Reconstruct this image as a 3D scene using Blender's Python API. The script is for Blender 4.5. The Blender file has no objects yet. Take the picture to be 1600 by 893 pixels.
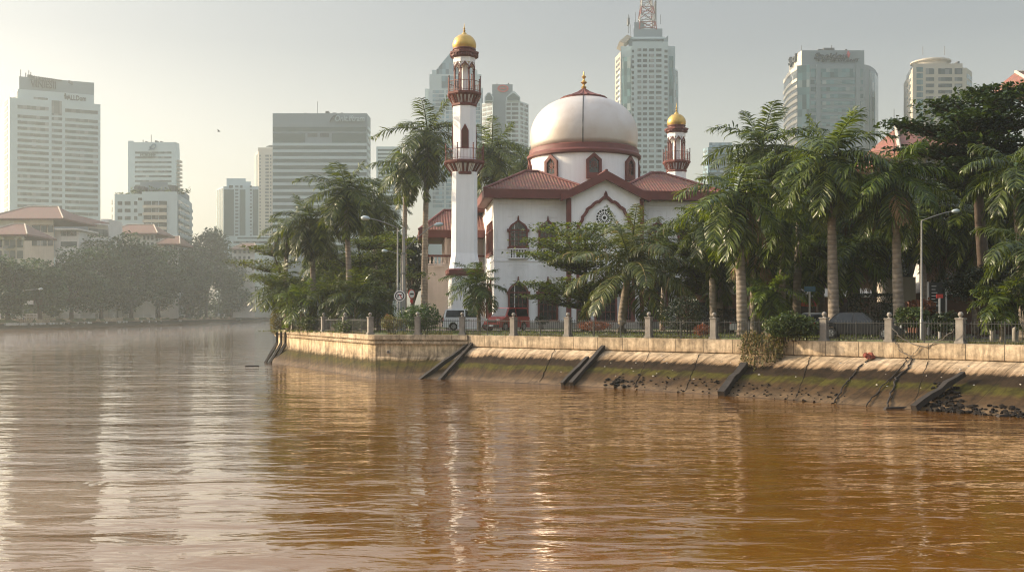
import bpy, bmesh, math, random
import numpy as np
from mathutils import Vector, Matrix

scene = bpy.context.scene
COL = scene.collection
PI = math.pi
R = math.radians

# ------------------------------------------------------------------ camera, sky, sun, exposure
CAMH = 4.1                       # eye above the water
cam_d = bpy.data.cameras.new('camera'); cam = bpy.data.objects.new('camera', cam_d); COL.objects.link(cam)
cam.location = (0, 0, CAMH); cam.rotation_euler = (PI/2, 0, 0)
cam_d.sensor_width = 36; cam_d.lens = 36; cam_d.shift_y = 43.5/1600
cam_d.clip_start = 0.2; cam_d.clip_end = 9000
scene.camera = cam

SUN_AZ, SUN_EL = -75, 22         # degrees from +Y (negative = towards -X), above the horizon
world = bpy.data.worlds.new('World'); scene.world = world; world.use_nodes = True
wn = world.node_tree
sky = wn.nodes.new('ShaderNodeTexSky'); sky.sky_type = 'NISHITA'; sky.sun_disc = False
sky.sun_elevation = R(SUN_EL); sky.sun_rotation = R(SUN_AZ)
sky.air_density = 1.0; sky.dust_density = 3.0; sky.ozone_density = 1.0
hs_ = wn.nodes.new('ShaderNodeHueSaturation'); hs_.inputs['Saturation'].default_value = .50      # milky sky of a hazy morning
wn.links.new(sky.outputs[0], hs_.inputs['Color']); 
# brightness ramp added: low sky dimmed, unseen upper sky boosted to light the facade
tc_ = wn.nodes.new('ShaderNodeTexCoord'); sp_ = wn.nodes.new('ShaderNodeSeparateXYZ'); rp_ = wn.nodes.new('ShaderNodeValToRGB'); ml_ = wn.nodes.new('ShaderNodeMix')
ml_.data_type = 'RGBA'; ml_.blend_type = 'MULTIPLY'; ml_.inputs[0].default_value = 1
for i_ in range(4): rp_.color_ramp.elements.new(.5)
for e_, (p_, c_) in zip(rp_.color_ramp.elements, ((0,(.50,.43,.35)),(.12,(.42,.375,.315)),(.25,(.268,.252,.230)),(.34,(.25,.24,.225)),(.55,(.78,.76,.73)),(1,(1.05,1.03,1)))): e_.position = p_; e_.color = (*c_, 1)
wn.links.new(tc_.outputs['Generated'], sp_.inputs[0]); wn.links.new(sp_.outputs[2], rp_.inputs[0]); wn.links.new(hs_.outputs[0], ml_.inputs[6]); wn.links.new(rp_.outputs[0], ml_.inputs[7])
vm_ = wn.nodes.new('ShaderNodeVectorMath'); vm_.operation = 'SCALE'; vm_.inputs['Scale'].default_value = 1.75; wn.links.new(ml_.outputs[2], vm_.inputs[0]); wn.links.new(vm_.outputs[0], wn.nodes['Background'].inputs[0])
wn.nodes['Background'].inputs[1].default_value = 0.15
sun_d = bpy.data.lights.new('sun', 'SUN'); sun = bpy.data.objects.new('sun', sun_d); COL.objects.link(sun)
sun_d.energy = 3.5; sun_d.angle = R(0.6); sun_d.color = (1.0, 0.79, 0.54)
sv = Vector((math.sin(R(SUN_AZ))*math.cos(R(SUN_EL)), math.cos(R(SUN_AZ))*math.cos(R(SUN_EL)), math.sin(R(SUN_EL))))
sun.rotation_euler = sv.to_track_quat('Z', 'Y').to_euler()
sun.location = (-100, 50, 150)
scene.view_settings.view_transform = 'Standard'; scene.view_settings.look = 'None'
scene.view_settings.exposure = 1.25; scene.view_settings.gamma = 1.0
scene.view_settings.use_curve_mapping = False
scene.render.engine = 'CYCLES'
cy = scene.cycles
cy.use_denoising = True; cy.pixel_filter_type = 'BLACKMAN_HARRIS'; cy.filter_width = 1.15
cy.max_bounces = 6; cy.diffuse_bounces = 2; cy.glossy_bounces = 3; cy.transmission_bounces = 3
cy.volume_bounces = 1; cy.transparent_max_bounces = 8
cy.caustics_reflective = False; cy.caustics_refractive = False
HAZE_DENSITY = 0.00055; HAZE_G = 0.45; HAZE_TOP = 180; HAZE_COL = (.55,.61,.61,1)

# ------------------------------------------------------------------ pixel helpers (photo is 1600 x 893, focal length 1600 px, horizon at y = 490)
def PX(px, d): return (px-800)/1600*d
def PZ(py, d): return CAMH + (490-py)/1600*d
def P(px, py, d): return Vector((PX(px, d), d, PZ(py, d)))
GZ = 2.7                         # level of the land

# ------------------------------------------------------------------ mesh helpers
class MB:
    """collects vertices and faces of ONE mesh object"""
    def __init__(s): s.v = []; s.f = []; s.m = []; s.uv = None
    def add(s, vs, fs, mi=0):
        o = len(s.v); s.v += [tuple(p) for p in vs]
        for f in fs: s.f.append(tuple(i+o for i in f)); s.m.append(mi)
        return s
    def box(s, c, d, rz=0, mi=0, taper=1.0):
        x, y, z = d[0]/2, d[1]/2, d[2]/2; cs, sn = math.cos(rz), math.sin(rz); vs = []
        for k in (-1, 1):
            t = taper if k > 0 else 1
            for a, b in ((-1,-1),(1,-1),(1,1),(-1,1)):
                px, py = a*x*t, b*y*t
                vs.append((c[0]+px*cs-py*sn, c[1]+px*sn+py*cs, c[2]+k*z))
        return s.add(vs, [(0,3,2,1),(4,5,6,7),(0,1,5,4),(1,2,6,5),(2,3,7,6),(3,0,4,7)], mi)
    def box2(s, a, b, mi=0):
        return s.box([(a[i]+b[i])/2 for i in range(3)], [abs(b[i]-a[i]) for i in range(3)], 0, mi)
    def prism(s, pts, z0, z1, mi=0, cap=True):
        """footprint (x,y) counter-clockwise, extruded upwards"""
        n = len(pts)
        vs = [(p[0], p[1], z0) for p in pts] + [(p[0], p[1], z1) for p in pts]
        fs = [(i, (i+1) % n, n+(i+1) % n, n+i) for i in range(n)]
        if cap: fs += [tuple(range(n-1, -1, -1)), tuple(range(n, 2*n))]
        return s.add(vs, fs, mi)
    def extr(s, pts, fn, a, b, mi=0):
        """2-D outline pts mapped by fn(u, v, depth) and extruded from depth a to depth b"""
        n = len(pts)
        vs = [fn(p[0], p[1], a) for p in pts] + [fn(p[0], p[1], b) for p in pts]
        fs = [(i, (i+1) % n, n+(i+1) % n, n+i) for i in range(n)] + [tuple(range(n-1, -1, -1)), tuple(range(n, 2*n))]
        return s.add(vs, fs, mi)
    def ring(s, outer, inner, fn, a, b, mi=0, closed=True):
        """band between two outlines of equal length, extruded"""
        n = len(outer); vs = []
        for dd in (a, b):
            vs += [fn(p[0], p[1], dd) for p in outer] + [fn(p[0], p[1], dd) for p in inner]
        fs = []
        for i in range(n if closed else n-1):
            j = (i+1) % n
            fs += [(i, j, n+j, n+i), (2*n+i, 3*n+i, 3*n+j, 2*n+j), (i, 2*n+i, 2*n+j, j), (n+i, n+j, 3*n+j, 3*n+i)]
        if not closed:
            fs += [(0, n, 3*n, 2*n), (n-1, 3*n-1, 4*n-1, 2*n-1)]
        return s.add(vs, fs, mi)
    def lathe(s, prof, c=(0,0,0), n=24, mi=0, flat=None):
        """profile [(radius, z)...] turned round the vertical through c"""
        vs = []; fs = []
        for r, z in prof:
            for k in range(n):
                a = 2*PI*(k+.5)/n; vs.append((c[0]+r*math.cos(a), c[1]+r*math.sin(a), c[2]+z))
        for i in range(len(prof)-1):
            for k in range(n):
                k2 = (k+1) % n; fs.append((i*n+k, i*n+k2, (i+1)*n+k2, (i+1)*n+k))
        if prof[0][0] > 1e-4: fs.append(tuple(range(n-1, -1, -1)))
        if prof[-1][0] > 1e-4: fs.append(tuple((len(prof)-1)*n+k for k in range(n)))
        return s.add(vs, fs, mi)
    def tube(s, pts, rad, n=6, mi=0):
        pts = [Vector(p) for p in pts]
        if not hasattr(rad, '__len__'): rad = [rad]*len(pts)
        vs = []; fs = []
        for i, p in enumerate(pts):
            t = (pts[min(i+1, len(pts)-1)] - pts[max(i-1, 0)])
            t = t.normalized() if t.length > 1e-9 else Vector((0,0,1))
            a = t.cross(Vector((0,0,1)))
            if a.length < .05: a = t.cross(Vector((1,0,0)))
            a.normalize(); b = t.cross(a)
            for k in range(n):
                an = 2*PI*k/n; vs.append(p + (a*math.cos(an)+b*math.sin(an))*rad[i])
        for i in range(len(pts)-1):
            for k in range(n):
                k2 = (k+1) % n; fs.append((i*n+k, i*n+k2, (i+1)*n+k2, (i+1)*n+k))
        fs += [tuple(range(n-1, -1, -1)), tuple((len(pts)-1)*n+k for k in range(n))]
        return s.add(vs, fs, mi)
    def ball(s, c, r, n=10, mi=0, sz=1.0):
        return s.lathe([(r*math.sin(PI*i/n) if 0 < i < n else 0.0001, -r*sz*math.cos(PI*i/n)) for i in range(n+1)], c, 2*n, mi)
    def build(s, name, mats, parent=None, smooth=False, angle=None, bevel=0):
        me = bpy.data.meshes.new(name)
        me.from_pydata(s.v, [], s.f); 
        if not isinstance(mats, (list, tuple)): mats = [mats]
        for m in mats: me.materials.append(m)
        if len(mats) > 1: me.polygons.foreach_set('material_index', s.m)
        if s.uv:
            l = me.uv_layers.new(name='UVMap'); vi = np.empty(len(me.loops), dtype=np.int32); me.loops.foreach_get('vertex_index', vi)
            l.data.foreach_set('uv', np.array(s.uv, dtype=np.float32)[vi].ravel())
        bm = bmesh.new(); bm.from_mesh(me)
        bmesh.ops.recalc_face_normals(bm, faces=bm.faces)
        if bevel:
            es = [e for e in bm.edges if len(e.link_faces) == 2 and e.calc_face_angle(0) > .5]
            bmesh.ops.bevel(bm, geom=es, offset=bevel, segments=2, affect='EDGES', clamp_overlap=True)
        bm.to_mesh(me); bm.free()
        if smooth:
            me.polygons.foreach_set('use_smooth', [True]*len(me.polygons))
            if angle: 
                try: me.set_sharp_from_angle(angle=R(angle))
                except Exception: pass
        ob = bpy.data.objects.new(name, me); COL.objects.link(ob)
        if parent: ob.parent = parent
        return ob

def tag(o, label=None, cat=None, group=None, kind=None):
    if label: o['label'] = label
    if cat: o['category'] = cat
    if group: o['group'] = group
    if kind: o['kind'] = kind
    return o
def thing(name, label, cat, loc=(0,0,0), rz=0, group=None):
    o = bpy.data.objects.new(name, None); COL.objects.link(o); o.location = loc; o.rotation_euler = (0,0,rz)
    o.empty_display_size = .2
    return tag(o, label, cat, group)
def dup(root, loc=None, rz=None, label=None, sc=None):
    r = root.copy(); COL.objects.link(r)
    for k in root.children:
        c = k.copy(); COL.objects.link(c); c.parent = r
        for g in k.children:
            d = g.copy(); COL.objects.link(d); d.parent = c
    if loc is not None: r.location = loc
    if rz is not None: r.rotation_euler = (0,0,rz)
    if sc: r.scale = (sc,)*3
    if label: r['label'] = label
    return r
def raw_mesh(name, V, F, mat, parent=None, smooth=False):
    """numpy arrays: V (n,3), F (m,4) quads"""
    me = bpy.data.meshes.new(name); n, m = len(V), len(F); k = F.shape[1]
    me.vertices.add(n); me.vertices.foreach_set('co', np.ascontiguousarray(V, dtype=np.float32).ravel())
    me.loops.add(m*k); me.loops.foreach_set('vertex_index', np.ascontiguousarray(F, dtype=np.int32).ravel())
    me.polygons.add(m); me.polygons.foreach_set('loop_start', np.arange(0, m*k, k, dtype=np.int32))
    me.polygons.foreach_set('loop_total', np.full(m, k, dtype=np.int32))
    if smooth: me.polygons.foreach_set('use_smooth', np.ones(m, dtype=bool))
    me.update(calc_edges=True); me.materials.append(mat)
    o = bpy.data.objects.new(name, me); COL.objects.link(o)
    if parent: o.parent = parent
    return o

# text meshes are cut from the built-in font while the scene is still empty
def make_text(s, bold=0.0, shear=0.0):
    cu = bpy.data.curves.new('lettering', 'FONT'); cu.body = s; cu.size = 1; cu.extrude = .08; cu.offset = bold; cu.shear = shear
    cu.align_x = 'CENTER'; cu.align_y = 'CENTER'; cu.resolution_u = 3
    ob = bpy.data.objects.new('lettering', cu); COL.objects.link(ob)
    dg = bpy.context.evaluated_depsgraph_get(); me = bpy.data.meshes.new_from_object(ob.evaluated_get(dg))
    bpy.data.objects.remove(ob); bpy.data.curves.remove(cu)
    V = np.array([v.co[:] for v in me.vertices]); w = V[:,0].max()-V[:,0].min(); h = V[:,1].max()-V[:,1].min()
    return me, w, h
TXT = {}
for key, s_, b_, sh_ in (('t1a','VINIESII',.02,0),('t1b','ALLDom',.03,0),('t2','EUREEE',.02,0),('t6','Onit.lftram',.01,.2),
                         ('spA','Speidou',.03,.25),('spB','ST IM WLANIT',.02,.2),('spC','Spci',.03,.25),('sign','RUMAH',.02,0)):
    TXT[key] = make_text(s_, b_, sh_)
def sign_text(name, key, mat, center, u, parent, width=None, height=None, up=Vector((0,0,1))):
    """letters on a wall: u = direction of reading, centred on center, thickness outwards"""
    me, w, h = TXT[key]; me = me.copy(); me.materials.clear(); me.materials.append(mat)
    u = Vector(u).normalized(); n = u.cross(up).normalized()
    sx = width/w if width else height/h; sy = height/h if height else sx
    M = Matrix(((u.x*sx, up.x*sy, n.x*sx, center[0]), (u.y*sx, up.y*sy, n.y*sx, center[1]), (u.z*sx, up.z*sy, n.z*sx, center[2]), (0,0,0,1)))
    me.transform(M); me.name = name
    o = bpy.data.objects.new(name, me); COL.objects.link(o); o.parent = parent
    if parent: me.transform(parent.matrix_basis.inverted())
    return o

# ------------------------------------------------------------------ materials
def new_mat(name):
    m = bpy.data.materials.new(name); m.use_nodes = True; nt = m.node_tree
    return m, nt, nt.nodes['Principled BSDF'], nt.links.new
def nd(nt, typ, **kw):
    n = nt.nodes.new(typ)
    for k, v in kw.items():
        if k == 'inp':
            for i, x in v.items(): n.inputs[i].default_value = x
        else: setattr(n, k, v)
    return n
def c4(c): return (c[0], c[1], c[2], 1)
def ramp(nt, stops, interp='LINEAR'):
    n = nt.nodes.new('ShaderNodeValToRGB'); r = n.color_ramp; r.interpolation = interp
    while len(r.elements) < len(stops): r.elements.new(.5)
    for e, (p, c) in zip(r.elements, stops): e.position = p; e.color = c4(c) if hasattr(c, '__len__') else (c,c,c,1)
    return n
def mat(name, col, rough=.7, var=.12, scale=1.0, bump=0.0, bscale=None, metal=0.0, streak=0.0, dirt=None, spec=.4, coat=0):
    """plain paint / stone / metal with procedural mottling, optional rain streaks and bump"""
    m, nt, b, L = new_mat(name)
    tc = nd(nt, 'ShaderNodeTexCoord')
    n1 = nd(nt, 'ShaderNodeTexNoise', inp={'Scale': scale, 'Detail': 6, 'Roughness': .6}); L(tc.outputs['Object'], n1.inputs['Vector'])
    r1 = ramp(nt, [(.25, [x*(1-var*1.4) for x in col]), (.55, col), (.8, [min(1, x*(1+var)) for x in col])]); L(n1.outputs['Fac'], r1.inputs[0])
    out = r1.outputs[0]
    if streak:
        mp = nd(nt, 'ShaderNodeMapping', inp={'Scale': (2.2, 2.2, .18)}); L(tc.outputs['Object'], mp.inputs['Vector'])
        n2 = nd(nt, 'ShaderNodeTexNoise', inp={'Scale': 1.4, 'Detail': 5, 'Roughness': .65}); L(mp.outputs[0], n2.inputs['Vector'])
        r2 = ramp(nt, [(.42, 0), (.75, streak)]); L(n2.outputs['Fac'], r2.inputs[0])
        mx = nd(nt, 'ShaderNodeMix', data_type='RGBA'); L(r2.outputs[0], mx.inputs[0]); L(out, mx.inputs[6])
        mx.inputs[7].default_value = c4(dirt or [x*.45 for x in col]); out = mx.outputs[2]
    L(out, b.inputs['Base Color'])
    b.inputs['Roughness'].default_value = rough; b.inputs['Metallic'].default_value = metal
    b.inputs['Specular IOR Level'].default_value = spec
    if coat: b.inputs['Coat Weight'].default_value = coat; b.inputs['Coat Roughness'].default_value = .08
    if bump:
        n3 = nd(nt, 'ShaderNodeTexNoise', inp={'Scale': bscale or scale*6, 'Detail': 4}); L(tc.outputs['Object'], n3.inputs['Vector'])
        bp = nd(nt, 'ShaderNodeBump', inp={'Strength': .6, 'Distance': bump}); L(n3.outputs['Fac'], bp.inputs['Height']); L(bp.outputs[0], b.inputs['Normal'])
    return m
def leaf_mat(name, dark, light, trans=.3, rough=.45, tcol=None, dry=None):
    m, nt, b, L = new_mat(name)
    g = nd(nt, 'ShaderNodeNewGeometry')
    st = [(0, dark), (.55, [(a+c)/2 for a, c in zip(dark, light)]), (1, light)]
    if dry: st = [(0, dark), (.5, [(a+c)/2 for a, c in zip(dark, light)]), (.93, light), (.97, dry)]
    r = ramp(nt, st); L(g.outputs['Random Per Island'], r.inputs[0])
    oi = nd(nt, 'ShaderNodeObjectInfo'); hs = nd(nt, 'ShaderNodeHueSaturation'); L(r.outputs[0], hs.inputs['Color'])
    mr = nd(nt, 'ShaderNodeMapRange', inp={'To Min': .75, 'To Max': 1.2}); L(oi.outputs['Random'], mr.inputs[0]); L(mr.outputs[0], hs.inputs['Value'])
    L(hs.outputs[0], b.inputs['Base Color']); b.inputs['Roughness'].default_value = rough
    b.inputs['Specular IOR Level'].default_value = .38
    t = nd(nt, 'ShaderNodeBsdfTranslucent'); h2 = nd(nt, 'ShaderNodeHueSaturation', inp={'Hue': .485, 'Saturation': 1.15, 'Value': 1.6}); L(hs.outputs[0], h2.inputs['Color']); L(h2.outputs[0], t.inputs[0])
    mx = nd(nt, 'ShaderNodeMixShader', inp={0: trans}); L(b.outputs[0], mx.inputs[1]); L(t.outputs[0], mx.inputs[2])
    L(mx.outputs[0], nt.nodes['Material Output'].inputs[0])
    return m
def glass_mat(name, col, rough=.12, var=.3, scale=.25):
    m, nt, b, L = new_mat(name); tc = nd(nt, 'ShaderNodeTexCoord')
    mp = nd(nt, 'ShaderNodeMapping', inp={'Scale': (.55, .55, .29)}); L(tc.outputs['Object'], mp.inputs['Vector'])
    sn = nd(nt, 'ShaderNodeVectorMath', operation='FLOOR'); L(mp.outputs[0], sn.inputs[0]); w = nd(nt, 'ShaderNodeTexWhiteNoise'); L(sn.outputs[0], w.inputs[0])
    # one tone per pane: drawn blinds, dark rooms, clear glass
    r = ramp(nt, [(0, [x*.45 for x in col]), (.35, col), (.62, [x*1.5 for x in col]), (.86, [x*.8+.08 for x in col]), (1, [x*.6+.22 for x in col])]); L(w.outputs['Value'], r.inputs[0]); L(r.outputs[0], b.inputs['Base Color'])
    b.inputs['Roughness'].default_value = rough; b.inputs['Specular IOR Level'].default_value = .8; return m

M = {}
M['white_wall'] = mat('white_wall', (.88,.88,.87), .8, .03, .5, .01, 6, streak=.16, dirt=(.42,.40,.36))
M['pink_wall'] = mat('pink_wall', (.84,.70,.64), .8, .06, .5, .01, 6, streak=.18, dirt=(.4,.32,.27))
M['brick_red'] = mat('red_brown_paint', (.15,.042,.034), .6, .18, 1.2, .004, 12)
M['gold'] = mat('gold_paint', (.55,.36,.10), .38, .15, 2, metal=.6)
M['dark_pane'] = mat('dark_pane', (.02,.022,.025), .12, .3, 1.0, spec=.8)
M['timber_door'] = mat('timber_door', (.12,.05,.03), .6, .2, 1.5)
M['stone'] = mat('plinth_stone', (.36,.33,.29), .85, .25, 1.5, .02)
M['pillar'] = mat('weathered_pillar', (.25,.23,.20), .9, .25, 3.0, .01, 20, streak=.5, dirt=(.13,.12,.10))
M['iron'] = mat('black_iron', (.018,.02,.02), .5, .3, 3)
M['galv'] = mat('galvanised_steel', (.20,.205,.20), .5, .15, 2, metal=.3)
M['concrete_pole'] = mat('concrete_pole', (.36,.34,.31), .85, .15, 1.5, streak=.3)
def ring_bark():
    m, nt, b, L = new_mat('palm_bark'); tc = nd(nt, 'ShaderNodeTexCoord')
    w = nd(nt, 'ShaderNodeTexWave', bands_direction='Z', inp={'Scale': 1.1, 'Distortion': 1.6, 'Detail': 3, 'Detail Scale': 2}); L(tc.outputs['Object'], w.inputs['Vector'])
    n = nd(nt, 'ShaderNodeTexNoise', inp={'Scale': 1.7, 'Detail': 8, 'Roughness': .7}); L(tc.outputs['Object'], n.inputs['Vector'])
    r = ramp(nt, [(.3, (.10,.085,.065)), (.5, (.21,.172,.135)), (.75, (.30,.255,.205))]); L(n.outputs['Fac'], r.inputs[0])
    r2 = ramp(nt, [(.0, .45), (.12, .85), (.3, 1)]); L(w.outputs['Fac'], r2.inputs[0])
    mx = nd(nt, 'ShaderNodeMix', data_type='RGBA', blend_type='MULTIPLY', inp={0: .5}); L(r.outputs[0], mx.inputs[6]); L(r2.outputs[0], mx.inputs[7]); L(mx.outputs[2], b.inputs['Base Color'])
    bp = nd(nt, 'ShaderNodeBump', inp={'Strength': .8, 'Distance': .03}); L(w.outputs['Fac'], bp.inputs['Height']); L(bp.outputs[0], b.inputs['Normal']); b.inputs['Roughness'].default_value = .9
    return m
M['bark_palm'] = ring_bark()
M['bark'] = mat('tree_bark', (.075,.055,.042), .95, .3, 2.0, .03, 8)
M['crownshaft'] = mat('crownshaft', (.10,.16,.045), .5, .2, 1.5)
M['dry_frond'] = mat('dry_frond', (.20,.13,.06), .9, .3, 1)
M['timber'] = mat('wet_timber', (.022,.017,.013), .75, .3, 3, .02, 9)
M['rag'] = mat('red_cloth', (.25,.07,.045), .9, .2, 3)
M['cable'] = mat('old_cable', (.13,.115,.10), .8, .2, 3)
M['leaf_palm'] = leaf_mat('royal_palm_leaf', (.008,.024,.004), (.110,.145,.020), .32, .36)
M['leaf_palm_bright'] = leaf_mat('bright_palm_leaf', (.014,.040,.006), (.130,.178,.024), .34, .38)
M['leaf_coco'] = leaf_mat('coconut_leaf', (.028,.046,.012), (.115,.135,.034), .3, .42, dry=(.22,.17,.07))
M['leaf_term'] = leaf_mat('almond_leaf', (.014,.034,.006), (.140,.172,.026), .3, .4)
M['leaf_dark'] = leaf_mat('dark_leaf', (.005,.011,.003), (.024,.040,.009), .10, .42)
M['leaf_mid'] = leaf_mat('mid_leaf', (.020,.038,.010), (.065,.092,.022), .28, .5)
M['leaf_bush'] = leaf_mat('bush_leaf', (.022,.05,.012), (.07,.12,.025), .25, .4)
M['leaf_dry'] = leaf_mat('creeper_leaf', (.07,.075,.02), (.16,.14,.045), .3, .6)
M['leaf_red'] = leaf_mat('reddish_leaf', (.10,.035,.02), (.22,.09,.04), .3, .5)
M['leaf_far'] = leaf_mat('far_leaf', (.012,.036,.010), (.052,.10,.020), .2, .6)

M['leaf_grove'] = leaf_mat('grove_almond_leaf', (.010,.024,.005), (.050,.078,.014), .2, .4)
def tile_mat(name, a, b_):
    m, nt, b, L = new_mat(name); tc = nd(nt, 'ShaderNodeTexCoord')
    n = nd(nt, 'ShaderNodeTexNoise', inp={'Scale': 1.6, 'Detail': 8, 'Roughness': .7}); L(tc.outputs['Object'], n.inputs['Vector'])
    v = nd(nt, 'ShaderNodeTexVoronoi', inp={'Scale': 3.0}); L(tc.outputs['Object'], v.inputs['Vector'])
    r = ramp(nt, [(.3, a), (.62, b_), (.8, [x*.6 for x in a])]); L(n.outputs['Fac'], r.inputs[0])
    mx = nd(nt, 'ShaderNodeMix', data_type='RGBA', blend_type='MULTIPLY', inp={0: .35}); L(r.outputs[0], mx.inputs[6]); L(v.outputs['Color'], mx.inputs[7]); L(mx.outputs[2], b.inputs['Base Color'])
    w = nd(nt, 'ShaderNodeTexWave', bands_direction='Z', inp={'Scale': 3.2, 'Distortion': .3}); L(tc.outputs['Object'], w.inputs['Vector'])
    bp = nd(nt, 'ShaderNodeBump', inp={'Strength': .5, 'Distance': .03}); L(w.outputs['Fac'], bp.inputs['Height']); L(bp.outputs[0], b.inputs['Normal'])
    b.inputs['Roughness'].default_value = .75
    return m
M['tile'] = tile_mat('clay_roof_tile', (.15,.050,.036), (.24,.095,.062))
M['tile_far'] = tile_mat('old_roof_tile', (.12,.055,.04), (.18,.085,.06))

def dome_mat():
    m, nt, b, L = new_mat('dome_paint'); tc = nd(nt, 'ShaderNodeTexCoord')
    n = nd(nt, 'ShaderNodeTexNoise', inp={'Scale': .45, 'Detail': 7, 'Roughness': .62}); L(tc.outputs['Object'], n.inputs['Vector'])
    r = ramp(nt, [(.3, (.50,.43,.37)), (.5, (.56,.50,.44)), (.68, (.59,.54,.49))]); L(n.outputs['Fac'], r.inputs[0]); L(r.outputs[0], b.inputs['Base Color'])
    b.inputs['Roughness'].default_value = .42; b.inputs['Metallic'].default_value = .35
    n2 = nd(nt, 'ShaderNodeTexNoise', inp={'Scale': 1.3, 'Detail': 3}); L(tc.outputs['Object'], n2.inputs['Vector'])
    bp = nd(nt, 'ShaderNodeBump', inp={'Strength': .3, 'Distance': .05}); L(n2.outputs['Fac'], bp.inputs['Height']); L(bp.outputs[0], b.inputs['Normal'])
    return m
M['dome'] = dome_mat()
# ------------------------------------------------------------------ water, land, air
def water_mat():
    m, nt, b, L = new_mat('river_water'); tc = nd(nt, 'ShaderNodeTexCoord')
    n0 = nd(nt, 'ShaderNodeTexNoise', inp={'Scale': .09, 'Detail': 6, 'Roughness': .6, 'Distortion': .8}); mp0 = nd(nt, 'ShaderNodeMapping', inp={'Scale': (.35, 1, 1)}); L(tc.outputs['Object'], mp0.inputs['Vector']); L(mp0.outputs[0], n0.inputs['Vector'])
    r = ramp(nt, [(.32, (.12,.047,.005)), (.52, (.165,.068,.007)), (.7, (.21,.098,.016))]); L(n0.outputs['Fac'], r.inputs[0]); L(r.outputs[0], b.inputs['Base Color'])
    b.inputs['Roughness'].default_value = .03; b.inputs['IOR'].default_value = 1.38; b.inputs['Specular IOR Level'].default_value = .5
    # ripples: long low swell, wind waves with crests lying across the river, and fine chop
    def lay(sx, sy, sc, det, dist, rot=0, dis=0.0):
        mp = nd(nt, 'ShaderNodeMapping', inp={'Scale': (sx, sy, 1), 'Rotation': (0,0,R(rot))}); L(tc.outputs['Object'], mp.inputs['Vector'])
        n = nd(nt, 'ShaderNodeTexNoise', inp={'Scale': sc, 'Detail': det, 'Roughness': .5, 'Distortion': dis}); L(mp.outputs[0], n.inputs['Vector'])
        k = nd(nt, 'ShaderNodeMath', operation='MULTIPLY', inp={1: dist}); L(n.outputs['Fac'], k.inputs[0]); return k
    a = lay(.34, 1, .22, 2, WAVE[0], 8); c = lay(.36, 1, 1.0, 3, WAVE[1], -5, .5); d = lay(.45, 1, 3.2, 3, WAVE[2], 4, .4)
    s1 = nd(nt, 'ShaderNodeMath', operation='ADD'); L(a.outputs[0], s1.inputs[0]); L(c.outputs[0], s1.inputs[1])
    s2 = nd(nt, 'ShaderNodeMath', operation='ADD'); L(s1.outputs[0], s2.inputs[0]); L(d.outputs[0], s2.inputs[1])
    # calmer and rougher patches
    n4 = nd(nt, 'ShaderNodeTexNoise', inp={'Scale': .035, 'Detail': 3}); L(tc.outputs['Object'], n4.inputs['Vector'])
    mr = nd(nt, 'ShaderNodeMapRange', inp={'From Min': .3, 'From Max': .7, 'To Min': .55, 'To Max': 1.25}); L(n4.outputs['Fac'], mr.inputs[0])
    s30 = nd(nt, 'ShaderNodeMath', operation='MULTIPLY'); L(s2.outputs[0], s30.inputs[0]); L(mr.outputs[0], s30.inputs[1])
    # the open reach under the opposite bank is ruffled by wind, the water near the wall lies calmer
    sx = nd(nt, 'ShaderNodeSeparateXYZ'); L(tc.outputs['Object'], sx.inputs[0])
    q1 = nd(nt, 'ShaderNodeMath', operation='MULTIPLY_ADD', inp={1: .10, 2: 40}); L(sx.outputs[1], q1.inputs[0])
    q2 = nd(nt, 'ShaderNodeMath', operation='ADD'); L(sx.outputs[0], q2.inputs[0]); L(q1.outputs[0], q2.inputs[1])
    q3 = nd(nt, 'ShaderNodeMath', operation='MULTIPLY_ADD', inp={1: 26, 2: -13}); L(n4.outputs['Fac'], q3.inputs[0])
    q4 = nd(nt, 'ShaderNodeMath', operation='ADD'); L(q2.outputs[0], q4.inputs[0]); L(q3.outputs[0], q4.inputs[1])
    q5 = nd(nt, 'ShaderNodeMapRange', interpolation_type='SMOOTHSTEP', inp={'From Min': 12, 'From Max': -18, 'To Min': 1, 'To Max': 6}); L(q4.outputs[0], q5.inputs[0])
    s3 = nd(nt, 'ShaderNodeMath', operation='MULTIPLY'); L(s30.outputs[0], s3.inputs[0]); L(q5.outputs[0], s3.inputs[1])
    bp = nd(nt, 'ShaderNodeBump', inp={'Strength': 1, 'Distance': 1}); L(s3.outputs[0], bp.inputs['Height']); L(bp.outputs[0], b.inputs['Normal']); L(bp.outputs[0], b.inputs['Coat Normal']); b.inputs['Coat Weight'].default_value = .6; b.inputs['Coat IOR'].default_value = 1.6; b.inputs['Coat Roughness'].default_value = .03
    return m
WAVE = (.15, .078, .011)
M['water'] = water_mat()
w = MB().add([(-1500,-120,0),(1500,-120,0),(1500,1500,0),(-1500,1500,0)], [(0,1,2,3)]).build('water', M['water']); tag(w, kind='structure')

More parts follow.
